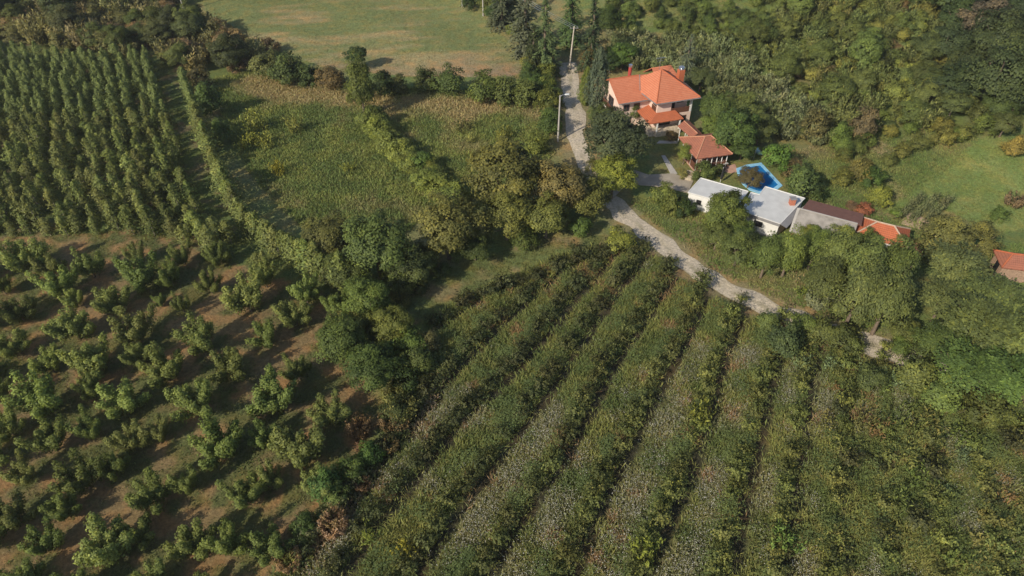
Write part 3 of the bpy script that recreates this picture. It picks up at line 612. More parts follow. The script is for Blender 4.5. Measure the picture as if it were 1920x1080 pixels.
for a, b, n in ((F_, R_, 7), (L_, F_, 4), (R_, B_, 4)):
    for i in range(n):
        if a is not F_ and i == 0: continue
        if a is R_ and i == n: continue
        q = ins(a).lerp(ins(b), i / (n - 1)); c = MB(); c.tube([(q.x, q.y, .18), (q.x, q.y, 1.0), (q.x, q.y, 2.78)], [.11, .075, .075], 8); c.build('post', M_WHITE, pav)
for a, b, n in ((F_, R_, 30), (L_, F_, 30), (R_, B_, 28)):
    a1 = ins(a, .85); b1 = ins(b, .85); railing(pav, a1, b1, .2, 1.15, n)
    bm_ = MB(); a1.z = b1.z = 2.5; bm_.bar(a1, b1, .14, .2); bm_.build('beam', M_WOOD, pav)
wk = empty('covered_walkway', (0, 0, GZ)); tag(wk, 'narrow tiled walkway roof linking the villa to the pavilion', 'walkway')
q1, q2, q3, q4 = [Vector((*PZ(a, b, 2.9)[:2], 2.75)) for a, b in ((1271, 234), (1293, 225), (1318, 250), (1297, 256))]
m1 = (q1 + q2) / 2 + Vector((0, 0, .45)); m2 = (q3 + q4) / 2 + Vector((0, 0, .45))
r = MB(); r.slope([q1, q4, m2, m1], .12); r.slope([q3, q2, m1, m2], .12); ro = r.build('roof', M_ROOF2, wk)
rt = MB(); rt.tube([m1 + Vector((0, 0, .04)), m2 + Vector((0, 0, .04))], .08, 6); rt.build('ridge', M_RIDGE, ro)
for t in (.12, .5, .88):
    for a, b in ((q1, q4), (q2, q3)):
        q = a.lerp(b, t).lerp(m1.lerp(m2, t), .25); c = MB(); c.tube([(q.x, q.y, -.2), (q.x, q.y, 2.75)], .07, 6); c.build('post', M_WHITE, wk)

# ------------------------------------------------------------------ pool and garden bits
pc = POOL.mean(0); PLZ = float(H(*pc))
pool = empty('swimming_pool', (pc[0], pc[1], PLZ)); tag(pool, 'bright blue swimming pool with one curved side and pale rim', 'pool')
def dens(poly, n=4): return [tuple(np.array(poly[i]) * (1 - k / n) + np.array(poly[(i + 1) % len(poly)]) * k / n) for i in range(len(poly)) for k in range(n)]
PL = POOL - pc; PL = PL if sum(PL[i][0] * PL[(i + 1) % 9][1] - PL[(i + 1) % 9][0] * PL[i][1] for i in range(9)) > 0 else PL[::-1]
wt = MB(); wt.prism([tuple(q * .9) for q in PL], -.2, .07); wt.build('water', M_WATER, pool)
rm = MB()
for i in range(9):
    j = (i + 1) % 9; o0, o1, i0, i1 = PL[i], PL[j], PL[i] * .84, PL[j] * .84
    rm.prism([tuple(o0), tuple(o1), tuple(i1), tuple(i0)], -.25, .12)
rm.build('rim', simple('pale_blue_rim', (.26, .52, .72), .5, .15, 2), pool)
def stand(px, py, zo=0): q = P(px, py); return Vector((q[0], q[1], q[2] + zo))
q = stand(1350, 342); ps = empty('parasol', q); tag(ps, 'closed black parasol on a white pole beside the garage roof', 'parasol')
m_ = MB(); m_.tube([(0, 0, -.1), (0, 0, 2.7)], .04, 6); m_.build('pole', M_WHITE, ps)
m_ = MB(); m_.tube([(.05, 0, .6), (.08, .02, 1.0), (.06, 0, 1.9), (.03, 0, 2.8)], [.14, .22, .16, .03], 9); m_.build('canopy', M_BLACK, ps)
q = stand(1290, 334); wl = empty('planter', q); tag(wl, 'round pale stone planter at the edge of the courtyard', 'planter')
m_ = MB(); m_.tube([(0, 0, -.2), (0, 0, .75), (0, 0, .85)], [.85, .85, .95], 16); m_.build('rim', M_STONE, wl)
m_ = MB(); m_.tube([(0, 0, .85), (0, 0, .88)], .7, 14); m_.build('soil', M_SOIL, wl)
q = stand(1353, 313); tb = empty('garden_table', q, .3); tag(tb, 'grey topped garden table beside the pavilion', 'table')
m_ = MB(); m_.box(-.8, .8, -.5, .5, .72, .78); m_.build('tabletop', M_CONC, tb)
for a in (-.7, .7):
    for b in (-.42, .42):
        m_ = MB(); m_.box(a - .04, a + .04, b - .04, b + .04, -.05, .72); m_.build('leg', M_WOOD, tb)
q = stand(1416, 295); sl = empty('water_slide', q, .5); tag(sl, 'small pale blue plastic slide among the shrubs by the pool', 'slide')
m_ = MB(); m_.tube([(-.5, 0, 1.7), (-.1, 0, 1.5), (.5, 0, .8), (1.1, 0, .35)], [.3, .34, .34, .3], 8); m_.build('chute', M_BLUEPL, sl)
m_ = MB()
for b in (-.25, .25): m_.bar((-.6, b, -.1), (-.5, b, 1.9), .06)
for z in (.3, .6, .9, 1.2): m_.bar((-.58, -.25, z), (-.58, .25, z), .05)
m_.build('ladder', M_WHITE, sl)

# ------------------------------------------------------------------ outbuildings
def flat_building(name, label, poly, zr, base, fasc=None):
    o = empty(name, (0, 0, base)); tag(o, label, 'outbuilding')
    c = sum((Vector(q) for q in poly), Vector((0, 0))) / len(poly)
    area = sum(poly[i][0] * poly[(i + 1) % len(poly)][1] - poly[(i + 1) % len(poly)][0] * poly[i][1] for i in range(len(poly)))
    if area < 0: poly = poly[::-1]
    w = MB(); w.prism([tuple(c + (Vector(q) - c) * .965) for q in poly], -.8, zr - .17); w.build('wall', M_WHITE, o)
    r = MB(); r.prism([tuple(q) for q in poly], zr - .165, zr); ro = r.build('roof', M_FLAT, o)
    e = MB()
    for i in range(len(poly)):
        a = Vector((*poly[i], zr + .02)); b = Vector((*poly[(i + 1) % len(poly)], zr + .02)); e.bar(a, b, .1, .09)
    e.build('edge_trim', M_WHITE if not fasc else M_GREYMET, ro); return o
xy = lambda px, py, z: tuple(PZ(px, py, z)[:2])
OB = float(H(34, 79))
g1 = flat_building('garage', 'long low white garage with flat pale roof beside the courtyard', [xy(1314, 334, 2.6), xy(1403, 359, 2.6), xy(1382, 386, 2.6), xy(1290, 361, 2.6)], 2.6, OB)
g2 = flat_building('workshop', 'larger white workshop with L shaped pale flat roof and brick chimney', [xy(1408, 361, 2.8), xy(1424, 365, 2.8), xy(1435, 350, 2.8), xy(1509, 372, 2.8), xy(1463, 420, 2.8), xy(1391, 396, 2.8)], 2.8, OB)
pf0 = Vector((*xy(1463, 420, 2.8), 2.8)); pf1 = Vector((*xy(1391, 396, 2.8), 2.8)); pb1 = Vector((*xy(1509, 372, 2.8), 2.8))
fd = (pf0 - pf1).normalized(); out = Vector((fd.y, -fd.x, 0))
fc = MB(); fc.bar(pf1 + out * .05 - Vector((0, 0, .22)), pf0 + out * .05 - Vector((0, 0, .22)), .1, .42); fc.build('fascia', M_GREYMET, g2)
sd = (pb1 - pf0).normalized(); so = Vector((sd.y, -sd.x, 0))
k = MB(); k.poly([pf0 + Vector((0, 0, .03)), pf0 + so * .95 + Vector((0, 0, -.2)), pb1.lerp(pf0, .35) + so * .95 + Vector((0, 0, -.2)), pb1.lerp(pf0, .35) + Vector((0, 0, .03))])
k.poly([pf0 + so * .95 + Vector((0, 0, -.27)), pf0 + Vector((0, 0, -.1)), pb1.lerp(pf0, .35) + Vector((0, 0, -.1)), pb1.lerp(pf0, .35) + so * .95 + Vector((0, 0, -.27))]); k.build('side_flashing', M_GREYMET, g2)
def wall_box(parent, name, a, b, t0, t1, z0, z1, o0, o1, m):
    """a box lying on the wall line a->b (its outward side to the right), between fractions t0..t1"""
    a = Vector(a).to_2d(); b = Vector(b).to_2d(); d = (b - a).normalized(); n = Vector((d.y, -d.x)); p0 = a.lerp(b, t0); p1 = a.lerp(b, t1)
    mb = MB(); mb.prism([tuple(p0 + n * o1), tuple(p1 + n * o1), tuple(p1 + n * o0), tuple(p0 + n * o0)], z0, z1); return mb.build(name, m, parent)
wall_box(g2, 'window', pf1, pf0, .36, .58, 1.25, 2.05, -.13, .02, M_DARK); wall_box(g2, 'plinth', pf1, pf0, .02, .98, -.5, .35, -.1, .06, M_CONC)
gl1 = Vector((*xy(1290, 361, 2.6), 0)); gl2 = Vector((*xy(1382, 386, 2.6), 0))
for t in (.2, .55, .8): wall_box(g1, 'window', gl1, gl2, t, t + .1, 1.1, 1.8, -.13, .02, M_DARK)
q = PZ(1484, 383, 2.8); ck = MB(); ck.box(q.x - .35, q.x + .35, q.y - .35, q.y + .35, 2.0, 3.75); ck = ck.build('chimney', M_BRICK, g2)
cp = MB(); cp.box(q.x - .45, q.x + .45, q.y - .42, q.y + .42, 3.75, 3.85); cp.build('cap', M_GREYMET, ck)
def gable_building():
    o = empty('barn', (0, 0, OB)); tag(o, 'old barn with grey sheet front roof and brown rear roof', 'barn')
    a = Vector((*xy(1486, 388, 3.8), 3.8)); b = Vector((*xy(1608, 420, 3.8), 3.8)); d = (b - a).normalized(); n = Vector((d.y, -d.x, 0))
    a += d * .8
    f0, f1 = a + n * 3.6 - Vector((0, 0, 1.55)), b + n * 3.6 - Vector((0, 0, 1.55)); r0, r1 = a - n * 3.6 + d * .9 - Vector((0, 0, .45)), b - n * 3.5 + d * .5 - Vector((0, 0, .45))
    r = MB(); r.slope([f0, f1, b, a], .1); ro = r.build('roof', M_GREYROOF, o)
    r = MB(); bb = b + d * .5 - Vector((0, 0, .06)); r.slope([r1, r0, a - Vector((0, 0, .06)) + d * .4, bb], .1); r.build('rear_roof', M_BROWNROOF, o)
    e = MB(); e.bar(a + Vector((0, 0, .03)), f0 + Vector((0, 0, .03)), .34, .08); e.bar(a + Vector((0, 0, .05)), b + Vector((0, 0, .05)), .22, .05); e.build('verge', M_CONC, ro)
    w = MB(); g = [f0 - n * .35 + d * .15, f1 - n * .35 - d * .15, r1 + n * .3 - d * .2, r0 + n * .3 + d * .1]; w.prism([tuple(q.xy) for q in g], -.8, 2.2)
    w.build('wall', M_BRICK, o)
    for q0, q1, ht in ((g[0], g[3], a), (g[1], g[2], b)):
        t = MB(); p0 = Vector((q0.x, q0.y, 2.2)); p1 = Vector((q1.x, q1.y, 2.2)); t.poly([p0, p1, Vector((q1.x, q1.y, 3.1)), ht + (p0.lerp(p1, .5) - ht) * .05 - Vector((0, 0, .15))]); t.build('gable', M_WHITE, o)
    for t0 in (.04, .14): wall_box(o, 'shutter', g[0], g[1], t0, t0 + .07, .8, 1.9, .003, .05, M_WHITE)
gable_building()
def hip_building(name, label, cat, cx, cy, ang, lx, ly, ze, zr, rl, mroof, mwall, base, mridge):
    o = empty(name, (cx, cy, base), ang); tag(o, label, cat)
    c4 = [(-lx / 2, -ly / 2, ze), (lx / 2, -ly / 2, ze), (lx / 2, ly / 2, ze), (-lx / 2, ly / 2, ze)]; a = (-rl / 2, 0, zr); b = (rl / 2, 0, zr)
    r = MB(); r.slope([c4[0], c4[1], b, a]); r.slope([c4[1], c4[2], b]); r.slope([c4[2], c4[3], a, b]); r.slope([c4[3], c4[0], a]); ro = r.build('roof', mroof, o)
    rt = MB()
    for p0, p1 in ((c4[0], a), (c4[3], a), (c4[1], b), (c4[2], b), (a, b)): rt.tube([Vector(p0) + Vector((0, 0, .03)), Vector(p1) + Vector((0, 0, .05))], .11, 6)
    rt.build('ridge', mridge, ro)
    w = MB(); w.box(-lx / 2 + .35, lx / 2 - .35, -ly / 2 + .35, ly / 2 - .35, -.9, ze + .05); w.build('wall', mwall, o); return o
hb_ = hip_building('tiled_shed', 'low shed with bright orange tile hip roof and mortared ridges', 'shed', 49.5, 72.9, math.radians(-27), 6.6, 4.6, 2.5, 3.75, 2.1, M_ROOF3, M_WHITE, OB, M_MORTAR)
qd = MB(); qd.box(-.5, .5, -1.98, -1.953, 0, 1.9); qd.build('door', M_WOOD, hb_)
q = PZ(1908, 480, 2.9)
hs_ = hip_building('woodshed', 'weathered plank woodshed with faded tile roof at the right edge', 'shed', q.x, q.y, math.radians(-12), 4.0, 3.6, 2.3, 3.3, 1.3, M_ROOF2, M_WOODPALE, float(H(q.x, q.y)), M_ROOF3)
qd = MB(); qd.box(-1.68, -1.653, -.5, .5, 0, 1.8); qd.build('door', M_DARK, hs_)
for i in range(9):
    qb = MB(); t = -1.45 + i * .34; qb.box(-1.71, -1.655, t, t + .25, -.2, 2.2) if abs(t + .15) > .65 else qb.box(-1.71, -1.655, t, t + .25, 1.85, 2.2); qb.build('plank', M_WOODPALE, hs_)

# ------------------------------------------------------------------ poles and wires
q = stand(1046, 265); lp = empty('street_lamp', q); tag(lp, 'grey concrete street lamp post with single lamp over the road', 'street lamp')
m_ = MB(); m_.tube([(0, 0, -.3), (0, 0, 8.2)], [.17, .10], 8); m_.build('post', M_CONC, lp)
m_ = MB(); m_.tube([(0, 0, 8.0), (.35, 0, 8.25), (.75, 0, 8.3)], .045, 6); m_.bar((-.25, 0, 7.95), (.2, 0, 7.95), .06); m_.build('arm', M_STEEL, lp)
m_ = MB(); m_.tube([(.7, 0, 8.3), (.9, 0, 8.34), (1.35, 0, 8.36), (1.5, 0, 8.34)], [.07, .16, .15, .05], 8); m_.build('lamp_head', M_LAMP, lp)
PTOPS = []
for (px, py, h, lean, m, lb) in ((1067, 131, 8.6, .5, M_POLEWOOD, 'pale wooden utility pole at the shaded bend of the road'),
        (867, 12, 8.5, 0, M_CONC, 'concrete utility pole at the far corner of the hay field'), (346, 22, 8.5, 0, M_CONC, 'utility pole at the thicket edge left of the hay field'),
        (14, 110, 8.0, 0, M_CONC, 'utility pole in the thicket behind the slender orchard'), (906, 30, 4.5, 0, M_CONC, 'short concrete post beside the hedge of the hay field')):
    q = stand(px, py); po = empty('utility_pole', q); tag(po, lb, 'utility pole', 'utility poles')
    m_ = MB(); m_.tube([(0, 0, -.4), (lean, 0, h)], [.17, .11], 8); m_.build('shaft', m, po)
    if h > 6:
        m_ = MB(); m_.bar((lean - .8, 0, h - .35), (lean + .8, 0, h - .35), .1)
        for a in (-.7, 0, .7): m_.tube([(lean + a, 0, h - .3), (lean + a, 0, h - .08)], .05, 6)
        m_.build('crossarm', M_GREYMET, po)
    PTOPS.append(q + Vector((lean, 0, h - .1)))
far = PTOPS[1] + Vector((18, 24, 2))
for i, a in enumerate((-.7, 0, .7)):
    p0 = PTOPS[0] + Vector((a, 0, 0)); p1 = PTOPS[0] + Vector((-24 + a, 46, 1.5)); m_ = MB()
    m_.tube([p0.lerp(p1, t) - Vector((0, 0, 1.6 * 4 * t * (1 - t))) for t in np.linspace(0, 1, 12)], .032, 4)
    tag(m_.build('power_line', M_STEEL), ('wire on the road side of the pale wooden pole', 'middle wire running from the pale wooden pole', 'wire on the house side of the pale wooden pole')[i], 'wire', 'overhead wires')

# ------------------------------------------------------------------ slender trained orchard (rows), upper left
def along(line, step, jit=.12):
    out = []; acc = 0.0
    for a, b in zip(line[:-1], line[1:]):
        L = np.hypot(*(b - a)); t = acc
        while t < L: out.append(a + (b - a) * t / L + RNG.normal(0, jit, 2)); t += step
        acc = t - L
    return out
ORD = lambda n: {1: 'first', 2: 'second', 3: 'third', 4: 'fourth', 5: 'fifth', 6: 'sixth', 7: 'seventh', 8: 'eighth', 9: 'ninth', 10: 'tenth', 11: 'eleventh', 12: 'twelfth', 13: 'thirteenth', 14: 'fourteenth'}.get(n) or f'{n}' + ('th' if 10 < n % 100 < 14 else {1: 'st', 2: 'nd', 3: 'rd'}.get(n % 10, 'th'))
R0 = WP([(648, 548), (590, 516), (528, 480), (474, 436), (440, 392), (406, 318), (376, 235), (350, 165)])
slender = []
for k in range(24):
    ext = R0 if k == 0 else np.vstack([R0, R0[-1] + (R0[-1] - R0[-2]) * .75])
    line = ext - np.array([0 if k == 0 else 5.7 + 2.55 * (k - 1), 0])
    if k:                                                                 # stop at the mown headland in front
        line = np.array([p for p in sum([[a + (b - a) * i / 12 for i in range(12)] for a, b in zip(line[:-1], line[1:])], []) if inpoly(p[:1], p[1:], PG['slender'])[0]])
        if len(line) < 3: continue
    for j, p in enumerate(along(line, 1.55 if k == 0 else 1.75, .12 if k == 0 else .42)):
        px, py = proj(p[0], p[1], 3)
        if k and RNG.random() < .07: continue
        if -60 < px < 2000 and py > 60: slender.append((depth(p[0], p[1], 2), k, j + 1, p))
slender.sort(key=lambda q: q[0])
for n, (d, k, j, p) in enumerate(slender[:300]):
    lb = (f'{ORD(j)} slender tree from the near end of the single row beside the grass alley' if k == 0 else
          f'{ORD(j)} slender tree from the near end, row {k} left of the grass alley' if k > 1 else f'{ORD(j)} slender tree from the near end, row bordering the grass alley left')
    plant('slender', p[0], p[1], RNG.uniform(1.8, 2.8) if k else RNG.uniform(2.6, 3.5), np.array((.096, .124, .042)) * RNG.uniform(.75, 1.2), 'fruit_tree', lb, 'tree', 'slender fruit trees in rows', hs=RNG.uniform(.62, .95))
rest = slender[300:]
if rest:
    V, F, LV, NV = [], [], [], []; b = 0
    for d, k, j, p in rest:
        W, Hh, me, _ = PRO['slender'][RNG.integers(5)]; v = np.empty(len(me.vertices) * 3, np.float32); me.vertices.foreach_get('co', v); v = v.reshape(-1, 3)
        lv = np.empty(len(me.polygons), np.float32); me.attributes['lv'].data.foreach_get('value', lv); a = RNG.uniform(0, 6.28); s = RNG.uniform(.8, 1.05)
        v = np.stack([v[:, 0] * math.cos(a) - v[:, 1] * math.sin(a), v[:, 0] * math.sin(a) + v[:, 1] * math.cos(a), v[:, 2] * 1.05], 1) * s + [p[0], p[1], float(H(*p))]
        V.append(v); F.append(np.arange(len(v)).reshape(-1, 4) + b); b += len(v); LV.append(lv); nv = np.empty(len(lv) * 3, np.float32); me.attributes['nv'].data.foreach_get('vector', nv); nv = nv.reshape(-1, 3)
        NV.append(np.stack([nv[:, 0] * math.cos(a) - nv[:, 1] * math.sin(a), nv[:, 0] * math.sin(a) + nv[:, 1] * math.cos(a), nv[:, 2]], 1))
    o = link('orchard_foliage', fol('orchard_foliage', np.concatenate(V), np.concatenate(F), np.concatenate(LV), np.concatenate(NV)), color=(.126, .165, .056)); tag(o, 'far mass of slender fruit trees at the back of the rows', 'orchard', kind='stuff')

# ------------------------------------------------------------------ plum orchard, lower left
PLUM = [(45, 475, 85), (165, 495, 62), (105, 530, 75), (258, 512, 88), (390, 528, 50), (460, 552, 88), (550, 585, 72),
    (30, 578, 70), (135, 607, 90), (205, 560, 80), (300, 562, 30), (338, 568, 38), (252, 612, 84), (375, 628, 80), (496, 625, 66),
    (15, 645, 70), (168, 676, 100), (305, 688, 90), (428, 682, 84), (73, 738, 100), (227, 745, 92), (363, 750, 88), (505, 742, 105), (555, 690, 62), (620, 772, 80),
    (10, 795, 66), (90, 820, 80), (162, 800, 62), (242, 822, 70), (292, 810, 58), (407, 830, 110), (560, 838, 112),
    (37, 885, 66), (150, 890, 92), (207, 872, 62), (283, 922, 88), (345, 905, 58), (458, 922, 84), (502, 895, 60), (-30, 850, 90), (-40, 700, 90),
    (15, 962, 90), (110, 950, 78), (85, 1012, 76), (187, 1022, 115), (255, 998, 76), (357, 1015, 90), (422, 1015, 86), (40, 1085, 90), (283, 1090, 84), (-40, 1010, 90), (140, 1100, 80), (380, 1110, 80), (-40, 590, 80), (-50, 500, 80)]
def more_plums():
    pts = [P(t[0], t[1], 1.5) for t in PLUM]; lim = PG['orchard']
    for _ in range(1500):
        px = RNG.uniform(-40, 690); py = RNG.uniform(470, 1090); q = P(px, py, 1.5)
        if inpoly(q[:1], q[1:2], lim * .97 + lim.mean(0) * .03)[0] and min(np.hypot(q[0] - r[0], q[1] - r[1]) for r in pts) > 4.0: pts.append(q); PLUM.append((px, py, RNG.uniform(52, 78) * (.75 + .4 * (py - 450) / 600)))
more_plums()
bands = {}
for t in PLUM: bands.setdefault('top edge' if t[1] < 600 else 'upper middle' if t[1] < 720 else 'lower middle' if t[1] < 900 else 'bottom', []).append(t)
for bn, lst in bands.items():
    vis = sorted([t for t in lst if t[0] > 0 and t[1] < 1080]); n = len(vis)
    for t in lst:
        sz = 'small' if t[2] < 64 else 'large' if t[2] > 95 else 'medium'
        lb = f'{sz} plum tree with upright leaders, {ORD(vis.index(t) + 1)} from left along the orchard {bn}' if t in vis else 'plum tree with upright leaders cut off by the frame edge'
        plant_px('vase', t[0], t[1], t[2] * 1.04, np.array((.09, .122, .037)) * RNG.uniform(.85, 1.15), 'plum_tree', lb, 'tree', 'open plum trees on bare soil', hs=RNG.uniform(.85, 1.05) * (1.15 if t[2] < 64 else .95))

# ------------------------------------------------------------------ berry rows
nb = 0
for i in range(0, len(LANES)):
    ys = np.arange(20, 75, .25); xs = lane_x(i, ys) - 1.4; ln = np.stack([xs, ys], 1)[::-1]
    ln = ln[inpoly(ln[:, 0], ln[:, 1], PG['field']) & np.array([-20 < proj(a, b, .5)[0] < 1960 and proj(a, b, .5)[1] < 1110 for a, b in ln])]
    if len(ln) < 4: continue
    for j, p in enumerate(along(ln, 1.5 if i < 8 else 1.8, .2)):
        if RNG.random() < .06 and i < 8 or (i >= 8 and RNG.random() < .2): continue
        fade = np.clip((i - 2) / 5, 0, 1); c = np.array((.05, .062, .027)) * (1 - fade) + np.array((.105, .128, .042)) * fade
        plant('berry', p[0], p[1], RNG.uniform(1.7, 2.5), c * RNG.uniform(.8, 1.2), 'berry_bush', f'{ORD(j + 1)} berry bush from the road end of the {ORD(i + 1)} berry row from left', 'bush', 'berry bushes in rows', hs=RNG.uniform(.95, 1.4)); nb += 1

# weeds, tall grass and white flowers between the rows: one sheet of plants nobody could count
def blades(x, y, n, L, W, col, spread=.25, tilt=.45, base=0.0, cv=.18):
    """n blades at each point, each a narrow leaf of length ~L"""
    m = len(x) * n; X = np.repeat(x, n) + RNG.normal(0, spread, m); Y = np.repeat(y, n) + RNG.normal(0, spread, m); Z = H(X, Y) + base
    ll = np.repeat(L, n) * RNG.uniform(.55, 1.25, m) if hasattr(L, '__len__') else L * RNG.uniform(.55, 1.25, m)
    d = norm(np.stack([RNG.normal(0, tilt, m), RNG.normal(0, tilt, m), np.ones(m)], 1)); a = RNG.uniform(0, 3.14, m); s = norm(np.stack([np.cos(a), np.sin(a), 0 * a], 1))
    c0 = np.stack([X, Y, Z], 1); w = W * RNG.uniform(.6, 1.4, m)[:, None]; l = ll[:, None]; sag = np.stack([d[:, 0], d[:, 1], -.2 + 0 * a], 1) * l * .35
    V = np.stack([c0 - s * w * .3, c0 + d * l * .55 + s * w * .5, c0 + d * l + sag * .6, c0 + d * l * .55 - s * w * .5], 1).reshape(-1, 3)
    C = np.repeat(col, n, 0) * (1 + RNG.normal(0, cv, (m, 1))) * (1 + RNG.normal(0, cv * .3, (m, 3))); return V, np.clip(C * 1.62, .01, .8)
def stuff(name, parts, label, cat, trans=None):
    V = np.concatenate([p[0] for p in parts]); C = np.concatenate([p[1] for p in parts])
    o = link(name, npmesh(name, V, np.arange(len(V)).reshape(-1, 4), [M_VEG], col=C)); tag(o, label, cat, kind='stuff'); return o
def scatter(poly, dens):
    x0, y0 = poly.min(0); x1, y1 = poly.max(0); x0 = max(x0, -130); x1 = min(x1, 135); y0 = max(y0, 21); n = int((x1 - x0) * (y1 - y0) * dens)
    x = RNG.uniform(x0, x1, n); y = RNG.uniform(y0, y1, n); m = inpoly(x, y, poly); x, y = x[m], y[m]
    px, py = proj(x, y, H(x, y)); m = (px > -60) & (px < 1980) & (py < 1130) & (py > -40); return x[m], y[m]
mixv = lambda a, b, t: np.asarray(a) * (1 - t[:, None]) + np.asarray(b) * t[:, None]
x, y = scatter(PG['field'], 22)
k, u, dl = field_u(x, y); n2 = fbm(x, y, 4); n3 = fbm(x + 50, y + 20, 2.2); n4 = fbm(x - 80, y, 7)
right = np.clip((k - 8) / 2, 0, 1); far_ = np.clip((y - 47) / 10, 0, 1)
lane = (dl < 1.02 + .9 * (vnoise(x, y + 13, 1.3) - .5)) & (k < 11)
keep = ~lane | (RNG.random(len(x)) < .06 + .35 * right); keep &= polydist(x, y, ROAD) > 2.4 + 1.2 * n3
x, y, k, u, n2, n3, n4, right, far_ = [q[keep] for q in (x, y, k, u, n2, n3, n4, right, far_)]
st = lambda n, a, b: np.clip((n - a) / (b - a), 0, 1)
leftbed = st(.62 - u, -.08, .12)
g = mixv((.105, .130, .039), (.195, .195, .057), st(n3, .35, .65)); dry = mixv((.165, .152, .068), (.205, .185, .10), st(n2, .4, .6))
fl_w = leftbed * st(n2 * .6 + n4 * .4 + .06 * (k > 3) - .2 * far_ - .05 * right, .49, .63)
col = g * (1 - fl_w[:, None] * .55) + dry * fl_w[:, None] * .55
bl = mixv(col, np.tile((.24, .13, .075), (len(x), 1)), .7 * ((n3 > .69) & (n2 > .45)))
p1 = blades(x, y, 7, .5 + .45 * n3 + .1 * leftbed, .10, bl, .24, .5, cv=.14)
m = RNG.random(len(x)) < (1 - fl_w) * np.clip((vnoise(x + 7, y + 3, 1.5) - .35) * 2.2, 0, 1) * (.35 + .65 * (u > .45))      # leafy suckers and docks
q = int(m.sum()) * 11; hh_ = np.repeat(.5 + 1.0 * vnoise(x[m] + 7, y[m] + 3, 1.5), 11); X = np.repeat(x[m], 11) + RNG.normal(0, .24, q); Y = np.repeat(y[m], 11) + RNG.normal(0, .24, q)
vl, _ = leaf_quads(RNG, np.stack([X, Y, H(X, Y) + hh_ * RNG.uniform(.15, 1.0, q)], 1), np.tile([0, 0, 1.], (q, 1)), .17, .6, .5, .9)
lcl = 2.1 * np.repeat(mixv((.06, .08, .028), (.10, .12, .04), vnoise(x[m], y[m] + 40, 2.0)), 11, 0) * RNG.uniform(.7, 1.3, (q, 1))
m = RNG.random(len(x)) < fl_w * .6
fx, fy = x[m], y[m]; q = len(fx) * 4; X = np.repeat(fx, 4) + RNG.normal(0, .3, q); Y = np.repeat(fy, 4) + RNG.normal(0, .3, q)
c0 = np.stack([X, Y, H(X, Y) + RNG.uniform(.55, 1.0, q)], 1); vq, _ = leaf_quads(RNG, c0, np.tile([0, 0, 1.], (q, 1)), .075, .95, .8, .5)
wcol = mixv((.80, .78, .68), (.52, .47, .34), RNG.random(q)) * RNG.uniform(.75, 1.1, (q, 1))
wcol = np.where((RNG.random(q) < .25)[:, None], np.array([.26, .22, .13]), wcol)
stuff('weeds', [p1, (vl, lcl), (vq, wcol)], 'tall weeds and white flowers growing between the berry rows', 'weeds')

# grass of the meadows, verges, lawn and orchard floor
def meadow_grass(name, keys, dens, L, W, n, label, fn, cut=None, spread=.25):
    parts = []
    for key in keys:
        x, y = scatter(PG[key] if isinstance(key, str) else key, dens); ok = polydist(x, y, ROAD) > 2.3
        if cut is not None: ok &= cut(x, y)
        x, y = x[ok], y[ok]; parts.append(blades(x, y, n, L, W, fn(x, y), spread, .5))
    stuff(name, parts, label, 'grass')
mcol = lambda x, y: 1.2 * mixv(mixv((.098, .125, .038), (.15, .165, .046), st(fbm(x, y + 9, 3), .4, .66)), (.235, .19, .09), st(fbm(x, y, 9) * .6 + fbm(x + 200, y, 3.2) * .4 + .35 * np.exp(-(polydist(x, y, STRAW) / 5) ** 2), .56, .78))
meadow_grass('meadow_grass', ['meadow'], 15, .55, .13, 4, 'rough tall grass of the two meadows, green and straw coloured', mcol)
lcol = lambda x, y: mixv((.085, .115, .032), (.13, .14, .045), st(fbm(x, y, 4), .4, .6))
EDGE = WP([(1150, 430), (1230, 440), (1300, 490), (1420, 550), (1500, 580), (1660, 640), (1660, 560), (1480, 440), (1330, 400), (1230, 370), (1180, 380)])
EAST = WP([(1440, 300), (1540, 270), (1760, 240), (1850, 240), (1800, 300), (1650, 400), (1760, 420), (1840, 480), (1920, 450), (1960, 560), (1700, 480), (1500, 370)])
meadow_grass('verge_grass', [EDGE, EAST], 12, .35, .12, 4, 'green and straw coloured grass on the verges and around the buildings', lambda x, y: 1.25 * mixv(lcol(x, y), (.19, .155, .08), st(fbm(x, y, 6), .63, .78)))
meadow_grass('lawn_grass', ['lawn', 'slope'], 7, .18, .13, 4, 'short green grass of the lawn and slope', lambda x, y: mixv((.11, .145, .042), (.14, .16, .052), st(fbm(x, y, 5), .4, .6)))
meadow_grass('orchard_grass', ['orchard', 'slender', 'track'], 6, .2, .11, 4, 'thin patchy grass on the orchard soil', lambda x, y: .8 * lcol(x, y), cut=lambda x, y: fbm(x + 200, y, 3.2) * .65 + vnoise(x, y + 90, 1.1) * .35 > .47)
hcol = lambda x, y: mixv((.12, .135, .052), (.20, .165, .085), st(fbm(x * .35 + y * .3, y * 1.2 - x * .2, 5), .42, .65))
meadow_grass('stubble', ['hay'], 5, .14, .11, 3, 'mown stubble and regrowth of the hay field', hcol)
BORDER = WP([(770, 640), (800, 680), (770, 760), (700, 850), (640, 940), (580, 1010), (500, 1100), (560, 1120), (640, 1010), (730, 900), (800, 800), (840, 690)])
meadow_grass('dry_grass', [BORDER], 9, .8, .12, 5, 'tall dry grass along the edge of the berry field', lambda x, y: mixv((.12, .135, .045), (.25, .19, .11), st(fbm(x, y, 4), .42, .6)))

